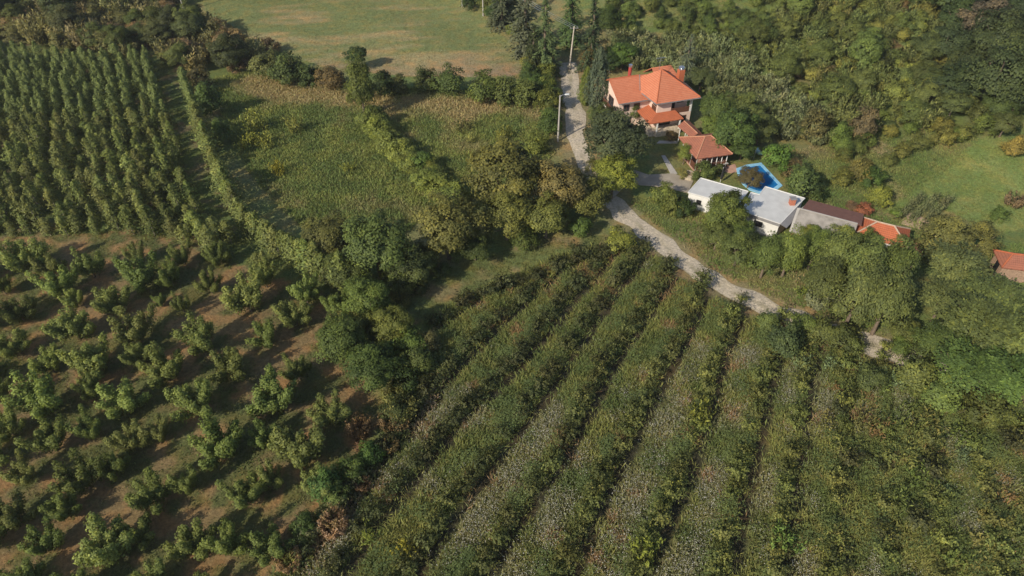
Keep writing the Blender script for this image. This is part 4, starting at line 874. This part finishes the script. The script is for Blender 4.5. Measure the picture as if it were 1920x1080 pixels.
# ------------------------------------------------------------------ single trees and bushes (crown centre in the picture, crown width)
SINGLE = [
 # boundary between plum orchard, track and berry field
 ('tree', 705, 468, 120, (.065, .092, .03), 'leafy green tree at the head of the plum orchard beside the track', 1),
 ('tree', 622, 450, 95, (.085, .105, .034), 'olive green tree at the near end of the single slender row', .9),
 ('tree', 650, 512, 80, (.07, .10, .03), 'small leafy tree between the slender row and the track', .9),
 ('tree', 772, 498, 84, (.05, .07, .024), 'dark green tree casting shade on the track', .9),
 ('tree', 690, 562, 88, (.085, .115, .033), 'light green tree at the bend of the grass track', .95),
 ('tree', 736, 610, 76, (.10, .125, .035), 'yellowish green tree leaning out over the shaded track', .95),
 ('tree', 640, 640, 92, (.07, .102, .03), 'bright green bushy tree at the right edge of the plum orchard', .9),
 ('tree', 700, 690, 96, (.05, .088, .024), 'dark bushy tree below the shaded end of the track', .85),
 ('bush', 762, 712, 60, DKG, 'dark bush at the lower end of the track', 1), ('bush', 745, 770, 56, (.05, .075, .025), 'dark bush where the berry rows meet the plum orchard', 1),
 ('bush', 690, 850, 52, GRN, 'green bush upper of three along the orchard edge', 1), ('bush', 655, 880, 56, (.06, .10, .028), 'green bush middle of three along the orchard edge', 1.1),
 ('bush', 612, 912, 62, (.055, .10, .03), 'green bush lowest of three along the orchard edge', 1.2), ('bush', 565, 985, 50, (.06, .095, .03), 'green bush between the plum trees and dry grass', 1),
 ('wispy', 672, 800, 44, (.16, .12, .07), 'dry brown shrub beside the bare orange soil', 1), ('wispy', 625, 985, 50, (.19, .14, .09), 'dry straw coloured shrub at the lower field edge', .9),
 ('wispy', 540, 1050, 46, (.17, .12, .075), 'reddish brown dry shrub near the bottom frame edge', .8), ('wispy', 730, 790, 40, (.13, .10, .055), 'brownish shrub at the start of the third lane', .9),
 ('bush', 800, 640, 50, (.10, .10, .045), 'olive brown bush at the lower end of the first berry row', 1),
 ('weed', 1308, 775, 56, BRT, 'bright yellow green tall weed among the middle berry rows', 1.2), ('weed', 1212, 1035, 62, BRT, 'bright yellow green tall weed near the bottom frame edge', 1.2),
 ('weed', 757, 1035, 42, (.17, .17, .03), 'yellow tall weed at the lower left of the field', 1.1), ('bush', 1165, 450, 52, BRT, 'bright yellow green bush at the road end of the berry field', 1),
 ('weed', 690, 1000, 36, BRT, 'light green weed at the foot of the berry rows', 1.1), ('weed', 1470, 1020, 60, (.08, .14, .04), 'fresh green leafy weed low in the berry field', 1.1),
 ('bush', 1475, 640, 70, (.055, .09, .038), 'dark bluish green bush beside the end of the dirt road', 1), ('bush', 1440, 600, 46, (.07, .10, .035), 'green bush touching the dirt road edge', 1),
 # walnut group by the road
 ('tree', 838, 432, 120, (.10, .11, .034), 'yellow tinged walnut tree above the head of the grass track', 1),
 ('tree', 948, 335, 128, (.10, .115, .034), 'large yellow green walnut tree in the lower meadow corner', 1),
 ('tree', 1048, 358, 104, (.112, .105, .042), 'brownish olive walnut tree left of the road', 1),
 ('tree', 950, 408, 92, (.095, .108, .032), 'olive tree between the two yellow walnut trees', 1), ('tree', 1025, 410, 88, (.085, .098, .03), 'olive tree with bare pale branches above the track', .9),
 ('tree', 890, 465, 66, (.05, .075, .022), 'dark bush at the foot of the yellow walnut trees', .8), ('tree', 1100, 372, 84, (.085, .095, .03), 'olive tree overhanging the road bend', .9),
 ('tree', 1150, 335, 88, (.125, .14, .032), 'yellow green tree right of the road below the dark garden tree', .9), ('bush', 1110, 312, 30, (.11, .115, .045), 'little roadside shrub below the street lamp', 1),
 ('bush', 985, 450, 50, (.06, .09, .026), 'green bush at the upper edge of the grass track', 1), ('bush', 1085, 425, 46, (.06, .095, .028), 'low green bush where the track meets the road', 1),
 # between the meadows
 ('upright', 676, 168, 62, (.085, .125, .034), 'tall creeper covered tree between the two meadows', 1.15), ('tree', 669, 108, 36, (.035, .06, .024), 'dark round tree top behind the creeper covered tree', 1.1),
 ('bush', 712, 160, 52, DKG, 'dark bush right of the creeper covered tree', 1.1), ('bush', 742, 158, 44, (.07, .08, .03), 'olive bush at the hay field corner', 1),
 ('bush', 690, 222, 56, (.115, .15, .04), 'topmost light green bush of the meadow hedge', 1), ('bush', 710, 240, 54, (.115, .15, .04), 'second light green bush of the meadow hedge', .9),
 ('bush', 730, 262, 54, (.115, .15, .04), 'third light green bush of the meadow hedge', .9), ('bush', 748, 285, 51, (.115, .15, .04), 'fourth light green bush of the meadow hedge', .9),
 ('bush', 766, 305, 48, (.115, .15, .04), 'fifth light green bush of the meadow hedge', .9), ('bush', 790, 300, 44, (.07, .12, .03), 'spreading green bush beside the meadow hedge', 1),
 ('bush', 795, 335, 56, (.115, .15, .04), 'sixth bush of the meadow hedge, darker green', .9), ('bush', 825, 352, 59, (.115, .15, .04), 'seventh bush of the meadow hedge near the walnut', .9), ('bush', 856, 372, 62, (.115, .15, .04), 'lowest bush of the meadow hedge beside the walnut', .9),
 # left edge of the meadow
 ('bush', 388, 190, 58, (.06, .10, .03), 'dense green bush beside the single slender row', 1.2), ('bush', 412, 248, 44, (.06, .095, .03), 'bush right of the single slender row, by its shadow', 1.2), ('bush', 372, 150, 46, (.07, .075, .035), 'brown green bush at the far end of the slender row', 1.1),
 ('weed', 478, 228, 44, BRT, 'yellow green weed clump at the top left of the meadow', 1.2), ('weed', 466, 262, 36, (.14, .17, .035), 'yellow green weed clump nearest the slender row', 1.1), ('weed', 498, 262, 34, BRT, 'yellow green weed clump in the middle of the left meadow', 1.2),
 ('weed', 554, 236, 34, (.15, .17, .045), 'upright yellow weed standing alone in the left meadow', 1.3), ('weed', 521, 315, 28, (.17, .17, .025), 'yellow flowering weed low in the left meadow', 1.4), ('weed', 655, 315, 26, (.13, .16, .035), 'light green weed in the straw coloured part of the meadow', 1),
 ('weed', 885, 258, 26, (.16, .18, .06), 'pale weed clump in the right meadow', .8), ('weed', 940, 250, 36, (.13, .16, .04), 'green weed clump in the right meadow near the hedge', 1), ('weed', 870, 235, 34, (.10, .12, .04), 'dull green weed clump in the right meadow', .9),
 # hay field border
 ('bush', 498, 126, 60, (.075, .09, .034), 'olive bush leftmost along the near edge of the hay field', 1), ('bush', 540, 132, 64, (.05, .075, .025), 'dark green bush along the near edge of the hay field', 1), ('bush', 578, 138, 48, (.045, .07, .024), 'dark rounded bush left of the brown bush', 1),
 ('bush', 622, 145, 56, (.095, .085, .04), 'brown tinged bush at the near edge of the hay field', .9), ('bush', 800, 150, 50, (.055, .075, .026), 'dark bush below the pinkish hay field corner', 1), ('bush', 845, 155, 62, (.06, .09, .028), 'larger green bush below the pinkish hay field edge', 1),
 ('bush', 905, 165, 62, (.07, .098, .03), 'green bush in the hedge below the hay field', 1.1), ('bush', 948, 165, 62, (.075, .10, .03), 'yellow green bush in the hedge below the hay field', 1), ('bush', 990, 170, 60, (.08, .105, .032), 'hedge bush near the right corner of the hay field', 1),
 ('bush', 880, 8, 26, DKG, 'small dark bush at the far corner of the hay field', 1),
 # conifers above the road
 ('spruce', 1112, 62, 60, (.035, .055, .03), 'tall dark spruce beside the wooden utility pole', 1.0), ('spruce', 1022, 66, 70, (.055, .085, .045), 'broad blue green conifer left of the wooden pole', .8), ('spruce', 985, 18, 74, (.06, .08, .055), 'grey green conifer beyond the field hedge', .85),
 ('spruce', 1072, 20, 60, (.05, .085, .035), 'green conifer at the top frame edge above the road', .8), ('spruce', 940, -8, 56, (.055, .075, .05), 'grey conifer by the far end of the field hedge', .8), ('upright', 1102, 112, 40, (.10, .09, .04), 'brownish tree right of the wooden utility pole', .75),
 ('spruce', 1000, 92, 50, (.04, .06, .03), 'small dark conifer over the field hedge', .7), ('tree', 1140, 40, 50, MID, 'green tree right of the tall dark spruce', 1),
 # around the villa
 ('tree', 1156, 268, 110, (.050, .070, .036), 'big dark dense tree in front of the pink villa', .92), ('tree', 1128, 222, 52, (.06, .085, .03), 'medium green tree between the cypress and the dark tree', .9), ('upright', 1188, 212, 26, (.07, .105, .03), 'thin climbing shrub at the corner of the villa', 1),
 ('cypress', 1122, 150, 50, (.055, .085, .058), 'blue green cypress between the road and the villa', 1.0), ('cypress', 1100, 162, 34, (.09, .13, .03), 'yellow green cypress beside the shaded road', .9), ('tree', 1168, 105, 50, (.06, .105, .026), 'bright green tree behind the left wing of the villa', .9),
 ('tree', 1145, 118, 40, DKG, 'dark tree behind the blue green cypress', .9), ('spruce', 1290, 108, 44, (.075, .095, .075), 'silvery fir behind the brick chimney', .8), ('tree', 1315, 150, 50, (.06, .085, .035), 'green tree behind the right corner of the villa', .8),
 ('tree', 1348, 212, 68, (.07, .105, .03), 'green tree right of the villa wall', 1), ('tree', 1398, 212, 72, (.075, .10, .034), 'green tree behind the pavilion, upper right one', .9), ('tree', 1375, 250, 84, (.05, .085, .026), 'dark leafy tree behind the pavilion roof', 1), ('tree', 1335, 238, 48, (.08, .12, .03), 'light green tree beside the covered walkway', .9),
 ('tree', 1425, 245, 60, (.07, .09, .034), 'olive tree right of the pavilion trees', .9), ('tree', 1392, 280, 50, (.045, .08, .024), 'dark bush beside the pavilion corner', .8), ('bush', 1456, 295, 56, (.065, .12, .026), 'rounded bright green shrub above the pool', 1.1),
 ('bush', 1512, 345, 72, (.055, .09, .028), 'large rounded dark green shrub right of the pool', 1.1), ('bush', 1492, 318, 46, (.09, .085, .042), 'brownish shrub between the pool shrubs', 1), ('tree', 1406, 335, 47, (.085, .083, .045), 'small brown leaved tree overhanging the swimming pool', .8),
 ('upright', 1284, 290, 28, (.10, .125, .035), 'slim yellow green tree in front of the pavilion', .85), ('bush', 1318, 322, 44, (.075, .11, .032), 'shrub between the planter and the pavilion', .9), ('bush', 1345, 316, 24, (.09, .11, .04), 'small shrub below the pavilion floor', .9), ('bush', 1280, 326, 22, (.13, .14, .05), 'pale shrub at the planter', 1),
 ('bush', 1258, 254, 26, (.085, .07, .035), 'reddish flowering bush at the stone base of the villa', .7), ('bush', 1242, 362, 46, (.08, .11, .03), 'bush left of the garage at the courtyard', 1), ('bush', 1266, 378, 48, (.095, .12, .034), 'yellowish bush at the left end of the garage', 1), ('bush', 1284, 392, 40, DKG, 'dark bush under the garage wall', 1),
 ('tree', 1360, 402, 84, (.085, .125, .034), 'light green cherry tree in front of the white garage', .95), ('upright', 1397, 392, 22, (.08, .085, .035), 'thin tree between garage and workshop', 1), ('tree', 1388, 438, 56, (.06, .09, .027), 'dark tree in front of the workshop wall', .9),
 # belt of trees between the road and the barns
 ('tree', 1345, 445, 58, (0.071, 0.104, 0.032), 'left end tree of the belt above the road verge', .9), ('tree', 1385, 470, 72, (0.077, 0.106, 0.033), 'bushy tree above the straw coloured road verge', .9), ('upright', 1438, 482, 66, (0.071, 0.104, 0.031), 'upright dark tree in the belt below the workshop', .9), ('upright', 1480, 478, 66, (0.100, 0.130, 0.035), 'upright yellow green tree in the belt below the barn', .95),
 ('upright', 1528, 470, 64, (0.088, 0.124, 0.035), 'upright green tree below the grey barn roof', .9), ('tree', 1520, 448, 50, (0.142, 0.171, 0.040), 'light yellow green tree against the grey barn roof', .9), ('tree', 1578, 450, 58, (0.136, 0.171, 0.042), 'yellow green tree at the right end of the grey roof', .9), ('tree', 1628, 458, 60, (0.088, 0.124, 0.035), 'green tree in front of the orange tiled shed', .8), ('tree', 1680, 462, 52, (0.100, 0.112, 0.040), 'olive tree at the right end of the orange shed', .8),
 ('upright', 1568, 492, 82, (0.083, 0.112, 0.035), 'tall soft green tree in the middle of the belt', 1), ('upright', 1545, 535, 80, (0.080, 0.106, 0.035), 'soft green tree nearest the road in the belt', .9), ('upright', 1618, 515, 92, (0.088, 0.118, 0.038), 'largest soft green tree of the belt', 1), ('upright', 1670, 520, 90, (0.083, 0.116, 0.035), 'soft green tree at the right of the belt', 1),
 ('upright', 1608, 560, 100, (0.088, 0.112, 0.040), 'broad olive green tree above the hidden road bend', .9), ('upright', 1662, 572, 96, (0.085, 0.109, 0.038), 'broad olive green tree over the short visible road piece', .95), ('tree', 1700, 622, 60, (0.094, 0.116, 0.039), 'low tree over the last visible piece of road', .7), ('wispy', 1535, 560, 42, (0.136, 0.165, 0.112), 'silvery leaved shrub left of its twin by the road', 1), ('wispy', 1572, 558, 36, (0.153, 0.177, 0.118), 'silvery leaved shrub under the broad olive tree', 1),
 ('tree', 1774, 454, 90, (0.100, 0.116, 0.040), 'round olive tree below the vegetable bed', .95), ('tree', 1830, 452, 68, (0.106, 0.118, 0.038), 'olive tree left of the plank woodshed', .95), ('bush', 1790, 465, 62, (0.153, 0.171, 0.042), 'yellow green bush under the round olive tree', 1), ('bush', 1706, 468, 42, (0.189, 0.142, 0.106), 'pinkish brown shrub beside the round olive tree', .9),
 # robinias
 ('robinia', 1790, 508, 94, (0.085, 0.115, 0.047), 'topmost blue green robinia of the right hand grove', .95), ('robinia', 1846, 566, 100, (0.091, 0.121, 0.042), 'broad robinia in the middle of the grove', 1), ('robinia', 1915, 592, 80, (0.065, 0.098, 0.038), 'dark robinia beside the plank woodshed', 1), ('robinia', 1765, 570, 84, (0.098, 0.121, 0.047), 'pale robinia at the left edge of the grove', .9),
 ('robinia', 1822, 622, 112, (0.078, 0.109, 0.040), 'robinia with a visible grey trunk', 1), ('robinia', 1895, 632, 112, (0.085, 0.115, 0.038), 'robinia at the right frame edge of the grove', 1), ('robinia', 1762, 650, 80, (0.072, 0.103, 0.036), 'low robinia beside the last piece of road', .85), ('robinia', 1808, 700, 104, (0.065, 0.101, 0.032), 'dark robinia low in the grove', .9), ('robinia', 1880, 712, 110, (0.065, 0.103, 0.032), 'lowest robinia at the right frame edge', .9),
 ('bush', 1720, 700, 76, (.085, .115, .034), 'fresh green bush below the last piece of road', 1), ('bush', 1768, 740, 76, (.082, .112, .034), 'fresh green bush under the robinia grove', 1), ('bush', 1850, 770, 80, (.082, .112, .034), 'fresh green bush at the lower right of the grove', 1), ('bush', 1726, 668, 54, (.07, .10, .032), 'bush at the right of the last visible road piece', 1), ('bush', 1688, 650, 40, (.08, .11, .034), 'small bush closing the right end of the last road piece', 1), ('bush', 1636, 708, 56, (.055, .075, .03), 'dark bush just under the last piece of road', 1),
 ('bush', 1508, 606, 54, (.07, .10, .03), 'green bush where the visible road ends', 1), ('bush', 1545, 622, 60, (.08, .105, .034), 'olive green bush right of the visible road end', 1), ('bush', 1584, 638, 60, (.065, .095, .03), 'bush hiding the road below the broad olive trees', 1), ('bush', 1604, 650, 44, (.075, .10, .032), 'bush at the left of the last visible road piece', 1),
 # east slope and lawn
 ('bush', 1583, 290, 30, (.09, .105, .034), 'small olive bush highest on the grassy slope right of the pool', 1), ('bush', 1612, 316, 52, (.11, .12, .036), 'yellow olive bush on the grassy slope right of the pool', 1), ('bush', 1580, 332, 40, (.10, .11, .036), 'olive bush lower on the grassy slope right of the pool', 1), ('bush', 1636, 335, 46, (.06, .105, .028), 'green bush left of the lawn', 1),
 ('bush', 1650, 366, 46, (.14, .16, .036), 'bright yellow bush at the lawn edge', 1), ('bush', 1668, 300, 28, (.09, .10, .035), 'small bush beside the bare earth streak', 1), ('bush', 1692, 282, 34, (.10, .115, .035), 'yellow olive bush along the top of the lawn, leftmost', 1), ('bush', 1728, 268, 36, (.09, .115, .034), 'bush along the top of the lawn, second from left', 1),
 ('bush', 1768, 256, 42, (.115, .13, .036), 'yellowish bush along the top of the lawn, middle', 1), ('bush', 1805, 250, 42, (.13, .135, .045), 'straw coloured bush along the top of the lawn', .8), ('bush', 1905, 275, 44, (.15, .135, .04), 'orange tinged bush at the lawn top by the forest', 1), ('bush', 1620, 392, 34, (.19, .085, .055), 'rusty brown brush heap behind the barn', .7), ('bush', 1598, 386, 24, (.12, .085, .06), 'grey brown brush beside the rusty heap', .8),
 ('bush', 1878, 400, 32, (.06, .095, .028), 'small green bush at the right lower corner of the lawn', 1), ('wispy', 1905, 375, 34, (.15, .11, .075), 'dry brown bush at the right edge of the lawn', .8), ('bush', 1680, 398, 22, (.09, .14, .03), 'small bright bush at the corner of the vegetable bed', .9), ('bush', 1530, 235, 60, (.075, .08, .035), 'dark brownish bush at the bottom of the scrub slope', 1.2), ('bush', 1618, 235, 54, (.085, .075, .045), 'purple brown bush at the foot of the scrub slope', 1.3),
]
CATS = {'tree': 'tree', 'upright': 'tree', 'spruce': 'conifer', 'cypress': 'conifer', 'robinia': 'tree', 'bush': 'bush', 'wispy': 'bush', 'weed': 'weed', 'berry': 'bramble'}
NAMES = {'tree': 'broadleaf_tree', 'upright': 'broadleaf_tree', 'spruce': 'conifer_tree', 'cypress': 'cypress_tree', 'robinia': 'robinia_tree', 'bush': 'shrub', 'wispy': 'shrub', 'weed': 'weed_bush', 'berry': 'bramble_bush'}
for kd, px, py, wp, c, lb, hs in SINGLE: plant_px(kd, px, py, wp * 1.1, c, NAMES[kd], lb, CATS[kd], hs=hs)
for i in range(3):                                                        # maize rows by the vegetable bed
    for j in range(7):
        t = j / 6; px = 1688 + 26 * i + 40 * t; py = 403 + 2 * i - 36 * t
        plant_px('weed', px, py, 19, (.12, .15, .085), 'maize_plant', f'{ORD(j + 1)} maize plant from the bare bed in the {["left", "middle", "right"][i]} row', 'maize', 'maize plants by the vegetable bed', hs=1.5)

# ------------------------------------------------------------------ hedges and thickets filled along a line or over an area
POLE_SIGHT = []
for q_ in PTOPS[2:4]:
    g_ = np.array([q_.x, q_.y]); POLE_SIGHT.append(np.array([g_, g_ * (1 - 9 / np.hypot(*g_))]))
def by_pole(x, y): return min(polydist(np.array([x]), np.array([y]), s)[0] for s in POLE_SIGHT) < 3.0
def fill(poly_px, step, kinds, zone, group, jit=.35, wr=(.85, 1.35), skip=0.0, avoid=None, nm=None, cat=None):
    poly = WP(poly_px); x0, y0 = poly.min(0); x1, y1 = poly.max(0); n = 0
    for ix, gx in enumerate(np.arange(x0, x1, step)):
        for gy in np.arange(y0, y1, step):
            x = gx + RNG.normal(0, jit * step); y = gy + RNG.normal(0, jit * step)
            if not inpoly(np.array([x]), np.array([y]), poly)[0]: continue
            px, py = proj(x, y, float(H(x, y)) + 1)
            if px < -70 or px > 1990 or py < -60 or py > 1110: continue
            if RNG.random() < skip or (avoid is not None and avoid(x, y)): continue
            w = np.array([q[3] for q in kinds], float); q = kinds[RNG.choice(len(kinds), p=w / w.sum())]
            W = PRO[q[0]][0][0]; ww = q[4] * RNG.uniform(*wr)
            plant(q[0], x, y, ww, np.array(q[1]) * RNG.uniform(.85, 1.15), (nm or NAMES[q[0]]) if q[0] in LEAFY else NAMES[q[0]], f'{q[2]} {zone}', (cat or CATS[q[0]]) if q[0] in LEAFY else CATS[q[0]], group, hs=RNG.uniform(.8, 1.15)); n += 1
    return n
cnt = {}
cnt['silver'] = fill([(1135, 72), (1235, 76), (1330, 86), (1420, 140), (1480, 190), (1555, 245), (1565, 270), (1490, 272), (1425, 225), (1390, 190), (1330, 180), (1300, 150), (1240, 140), (1140, 128)], 2.2,
    [('wispy', (.15, .185, .105), 'silvery green shrub', 6, 3.0), ('wispy', (.13, .165, .08), 'dull green shrub', 4, 3.0), ('bush', (.09, .115, .045), 'rounded green shrub', 1, 2.6)], 'in the overgrown plot behind the villa', 'shrubs of the overgrown plot behind the villa', nm='overgrown_shrub', cat='shrub', jit=.2)
cnt['scrub'] = fill([(1330, 75), (1440, 60), (1420, -50), (1700, -50), (1760, 60), (1730, 190), (1740, 235), (1620, 262), (1565, 235), (1480, 172), (1420, 122)], 2.55,
    [('wispy', (.11, .14, .055), 'grey green shrub', 5, 3.4), ('bush', (.10, .132, .04), 'green bush', 3, 3.1), ('bush', (.135, .162, .046), 'yellow green bush', 2, 2.9), ('bush', (.12, .10, .052), 'brown tinged bush', .9, 2.8), ('tree', (.085, .118, .038), 'taller green tree', 1.5, 5.0), ('bush', (.075, .105, .04), 'dark green bush', 1.6, 3.3), ('wispy', (.15, .16, .055), 'yellow shrub', 1.5, 2.8)],
    'on the scrub covered hillside', 'bushes on the scrub covered hillside', nm='scrub_bush', cat='scrub bush')
cnt['slope'] = fill([(1140, -40), (1330, -50), (1440, 20), (1430, 60), (1330, 70), (1240, 82), (1140, 76)], 3.5,
    [('bush', (.08, .11, .032), 'low green bush', 3, 2.8), ('bush', (.06, .09, .028), 'dark low bush', 2, 3.4)], 'on the grassy slope above the villa', 'low bushes on the grassy slope', nm='low_bush', cat='low bush', skip=.08)
cnt['forest'] = fill([(1715, -60), (2050, -60), (2050, 250), (1900, 262), (1850, 238), (1760, 200), (1740, 90)], 5.6,
    [('tree', (.034, .052, .024), 'dark forest tree', 5, 8.0), ('tree', (.05, .075, .03), 'mid green forest tree', 2, 8.0), ('robinia', (.05, .078, .034), 'feathery forest tree', 2, 8.0), ('tree', (.10, .10, .07), 'greyish forest tree', .4, 7)],
    'in the wood at the top right', 'trees of the wood at the top right', jit=.25)
cnt['gap'] = fill([(1690, 110), (1770, 120), (1850, 200), (1910, 262), (1760, 250), (1720, 180)], 3.4, [('bush', (.085, .11, .036), 'green bush', 3, 3.6), ('tree', (.06, .085, .03), 'young green tree', 2, 4.6), ('bush', (.13, .14, .04), 'yellow green bush', 2, 3.2)], 'between the scrub hillside and the wood', 'bushes between the scrub and the wood', nm='scrub_bush', cat='scrub bush', skip=.1)
cnt['foot'] = fill([(1560, 262), (1740, 232), (1860, 248), (1890, 270), (1700, 262), (1580, 300)], 3.2, [('bush', (.075, .11, .03), 'green bush', 3, 3.4), ('bush', (.12, .13, .036), 'yellow bush', 2, 2.8)], 'at the foot of the scrub hillside', 'bushes at the foot of the hillside', nm='scrub_bush', cat='scrub bush', skip=.2)
cnt['thicket'] = fill([(-80, -60), (340, -60), (350, 30), (440, 70), (520, 104), (478, 128), (400, 150), (330, 132), (280, 114), (200, 108), (-80, 94)], 3.7,
    [('bush', (.105, .115, .046), 'olive bush', 3, 4.8), ('bush', (.135, .108, .06), 'brown tinged bush', 2.5, 4.6), ('tree', (.06, .08, .032), 'dark green tree', 1.6, 5.6), ('wispy', (.155, .155, .08), 'pale feathery bush', 4, 4.6), ('tree', (.075, .10, .03), 'green tree', 1.6, 5.2)],
    'in the thicket behind the slender orchard', 'plants of the thicket behind the slender orchard', nm='thicket_bush', cat='thicket bush', avoid=by_pole)
cnt['hedge'] = fill([(895, 0), (935, 10), (985, 60), (1040, 120), (1048, 180), (1042, 250), (1030, 300), (1000, 290), (1008, 200), (985, 140), (1003, 122), (975, 85), (930, 45), (900, 20)], 2.9,
    [('bush', (.06, .095, .027), 'green bush', 4, 3.8), ('bush', (.10, .125, .032), 'yellow green bush', 3, 3.6), ('tree', (.045, .075, .024), 'dark green tree', 1.5, 4.6)], 'in the hedge between field and road', 'hedge between field and road', nm='hedge_bush', cat='hedge bush', jit=.25, avoid=lambda x, y: polydist(np.array([x]), np.array([y]), ROAD)[0] < 3.3)
cnt['far'] = fill([(350, -60), (900, -60), (890, -12), (720, 0), (500, -8), (360, -10)], 5, [('tree', (.04, .062, .022), 'dark tree', 3, 6), ('bush', (.06, .08, .03), 'bush', 2, 5)], 'along the far edge of the hay field', 'trees beyond the hay field')
cnt['mhedge'] = fill([(680, 214), (696, 210), (778, 298), (870, 368), (858, 386), (756, 314)], 1.7, [('bush', (.115, .15, .04), 'light green bush', 3, 2.5), ('bush', (.09, .12, .035), 'green bush', 1, 2.6)], 'filling the hedge between the two meadows', 'small bushes of the meadow hedge', nm='hedge_bush', cat='hedge bush')
cnt['belt'] = fill([(648, 560), (740, 500), (800, 470), (900, 470), (800, 540), (760, 600), (790, 690), (750, 800), (690, 740), (650, 650), (610, 560)], 2.5,
    [('bush', (.07, .10, .03), 'green bush', 4, 3.0), ('bush', (.05, .075, .025), 'dark bush', 3, 3.0), ('wispy', (.11, .125, .045), 'yellowish shrub', 1.5, 2.6)], 'in the tree belt between the two orchards', 'bushes of the belt between the orchards', nm='belt_bush', cat='belt bush', skip=.2)
cnt['border'] = fill([(745, 770), (770, 800), (700, 900), (640, 980), (580, 1080), (520, 1100), (560, 1010), (640, 900), (700, 810)], 2.0,
    [('wispy', (.16, .13, .07), 'dry straw coloured shrub', 3, 1.9), ('bush', (.065, .095, .03), 'green bush', 3, 2.0), ('weed', (.10, .12, .04), 'green weed clump', 3, 1.9), ('wispy', (.12, .085, .055), 'dead brown shrub', 1, 1.7)], 'along the border of plum orchard and berry field', 'border scrub beside the plum orchard', nm='border_shrub', cat='border shrub', skip=.25)
cnt['right'] = fill([(1450, 620), (1640, 690), (1960, 790), (1980, 1120), (1560, 1120), (1560, 850), (1500, 700)], 2.8,
    [('weed', (.08, .11, .036), 'leafy green weed clump', 4, 2.2), ('weed', (.12, .13, .05), 'yellowish weed clump', 3, 2.2), ('berry', (.05, .06, .028), 'dark bramble bush', 3, 2.3), ('weed', (.095, .135, .075), 'pale green weed clump', 1.5, 2.2), ('weed', (.16, .12, .06), 'dry brown weed clump', .8, 1.8)],
    'in the overgrown right side of the berry field', 'weeds and brambles of the overgrown field side', skip=.1, jit=.3)
cnt['verge'] = fill([(1230, 380), (1300, 405), (1350, 470), (1470, 560), (1560, 600), (1640, 640), (1700, 600), (1580, 560), (1440, 510), (1380, 450), (1320, 410)], 3.4,
    [('bush', (.065, .10, .028), 'green verge bush', 3, 2.2), ('weed', (.10, .14, .035), 'tall verge weed', 3, 2.0)], 'between the road and the tree belt', 'plants between the road and the tree belt', nm='verge_plant', cat='verge plant', skip=.45, avoid=lambda x, y: polydist(np.array([x]), np.array([y]), ROAD)[0] < 3.4)
print('counts', cnt, 'slender', len(slender), 'berry', nb, 'objects', len(bpy.data.objects))
# ------------------------------------------------------------------ thin summer haze
hz = MB(); hz.box(-950, 950, -450, 1150, -4, 63); m_, nt_, b_ = mat('thin_haze'); nt_.nodes.remove(b_)
pv = nd(nt_, 'ShaderNodeVolumePrincipled'); pv.inputs['Color'].default_value = (.95, .95, .97, 1); pv.inputs['Density'].default_value = .0002; pv.inputs['Anisotropy'].default_value = .3
nt_.links.new(pv.outputs[0], nt_.nodes['Material Output'].inputs['Volume']); tag(hz.build('haze', m_), kind='stuff')
# prototypes that no plant came to use
for me in [m for m in bpy.data.meshes if m.users == 0]: bpy.data.meshes.remove(me)
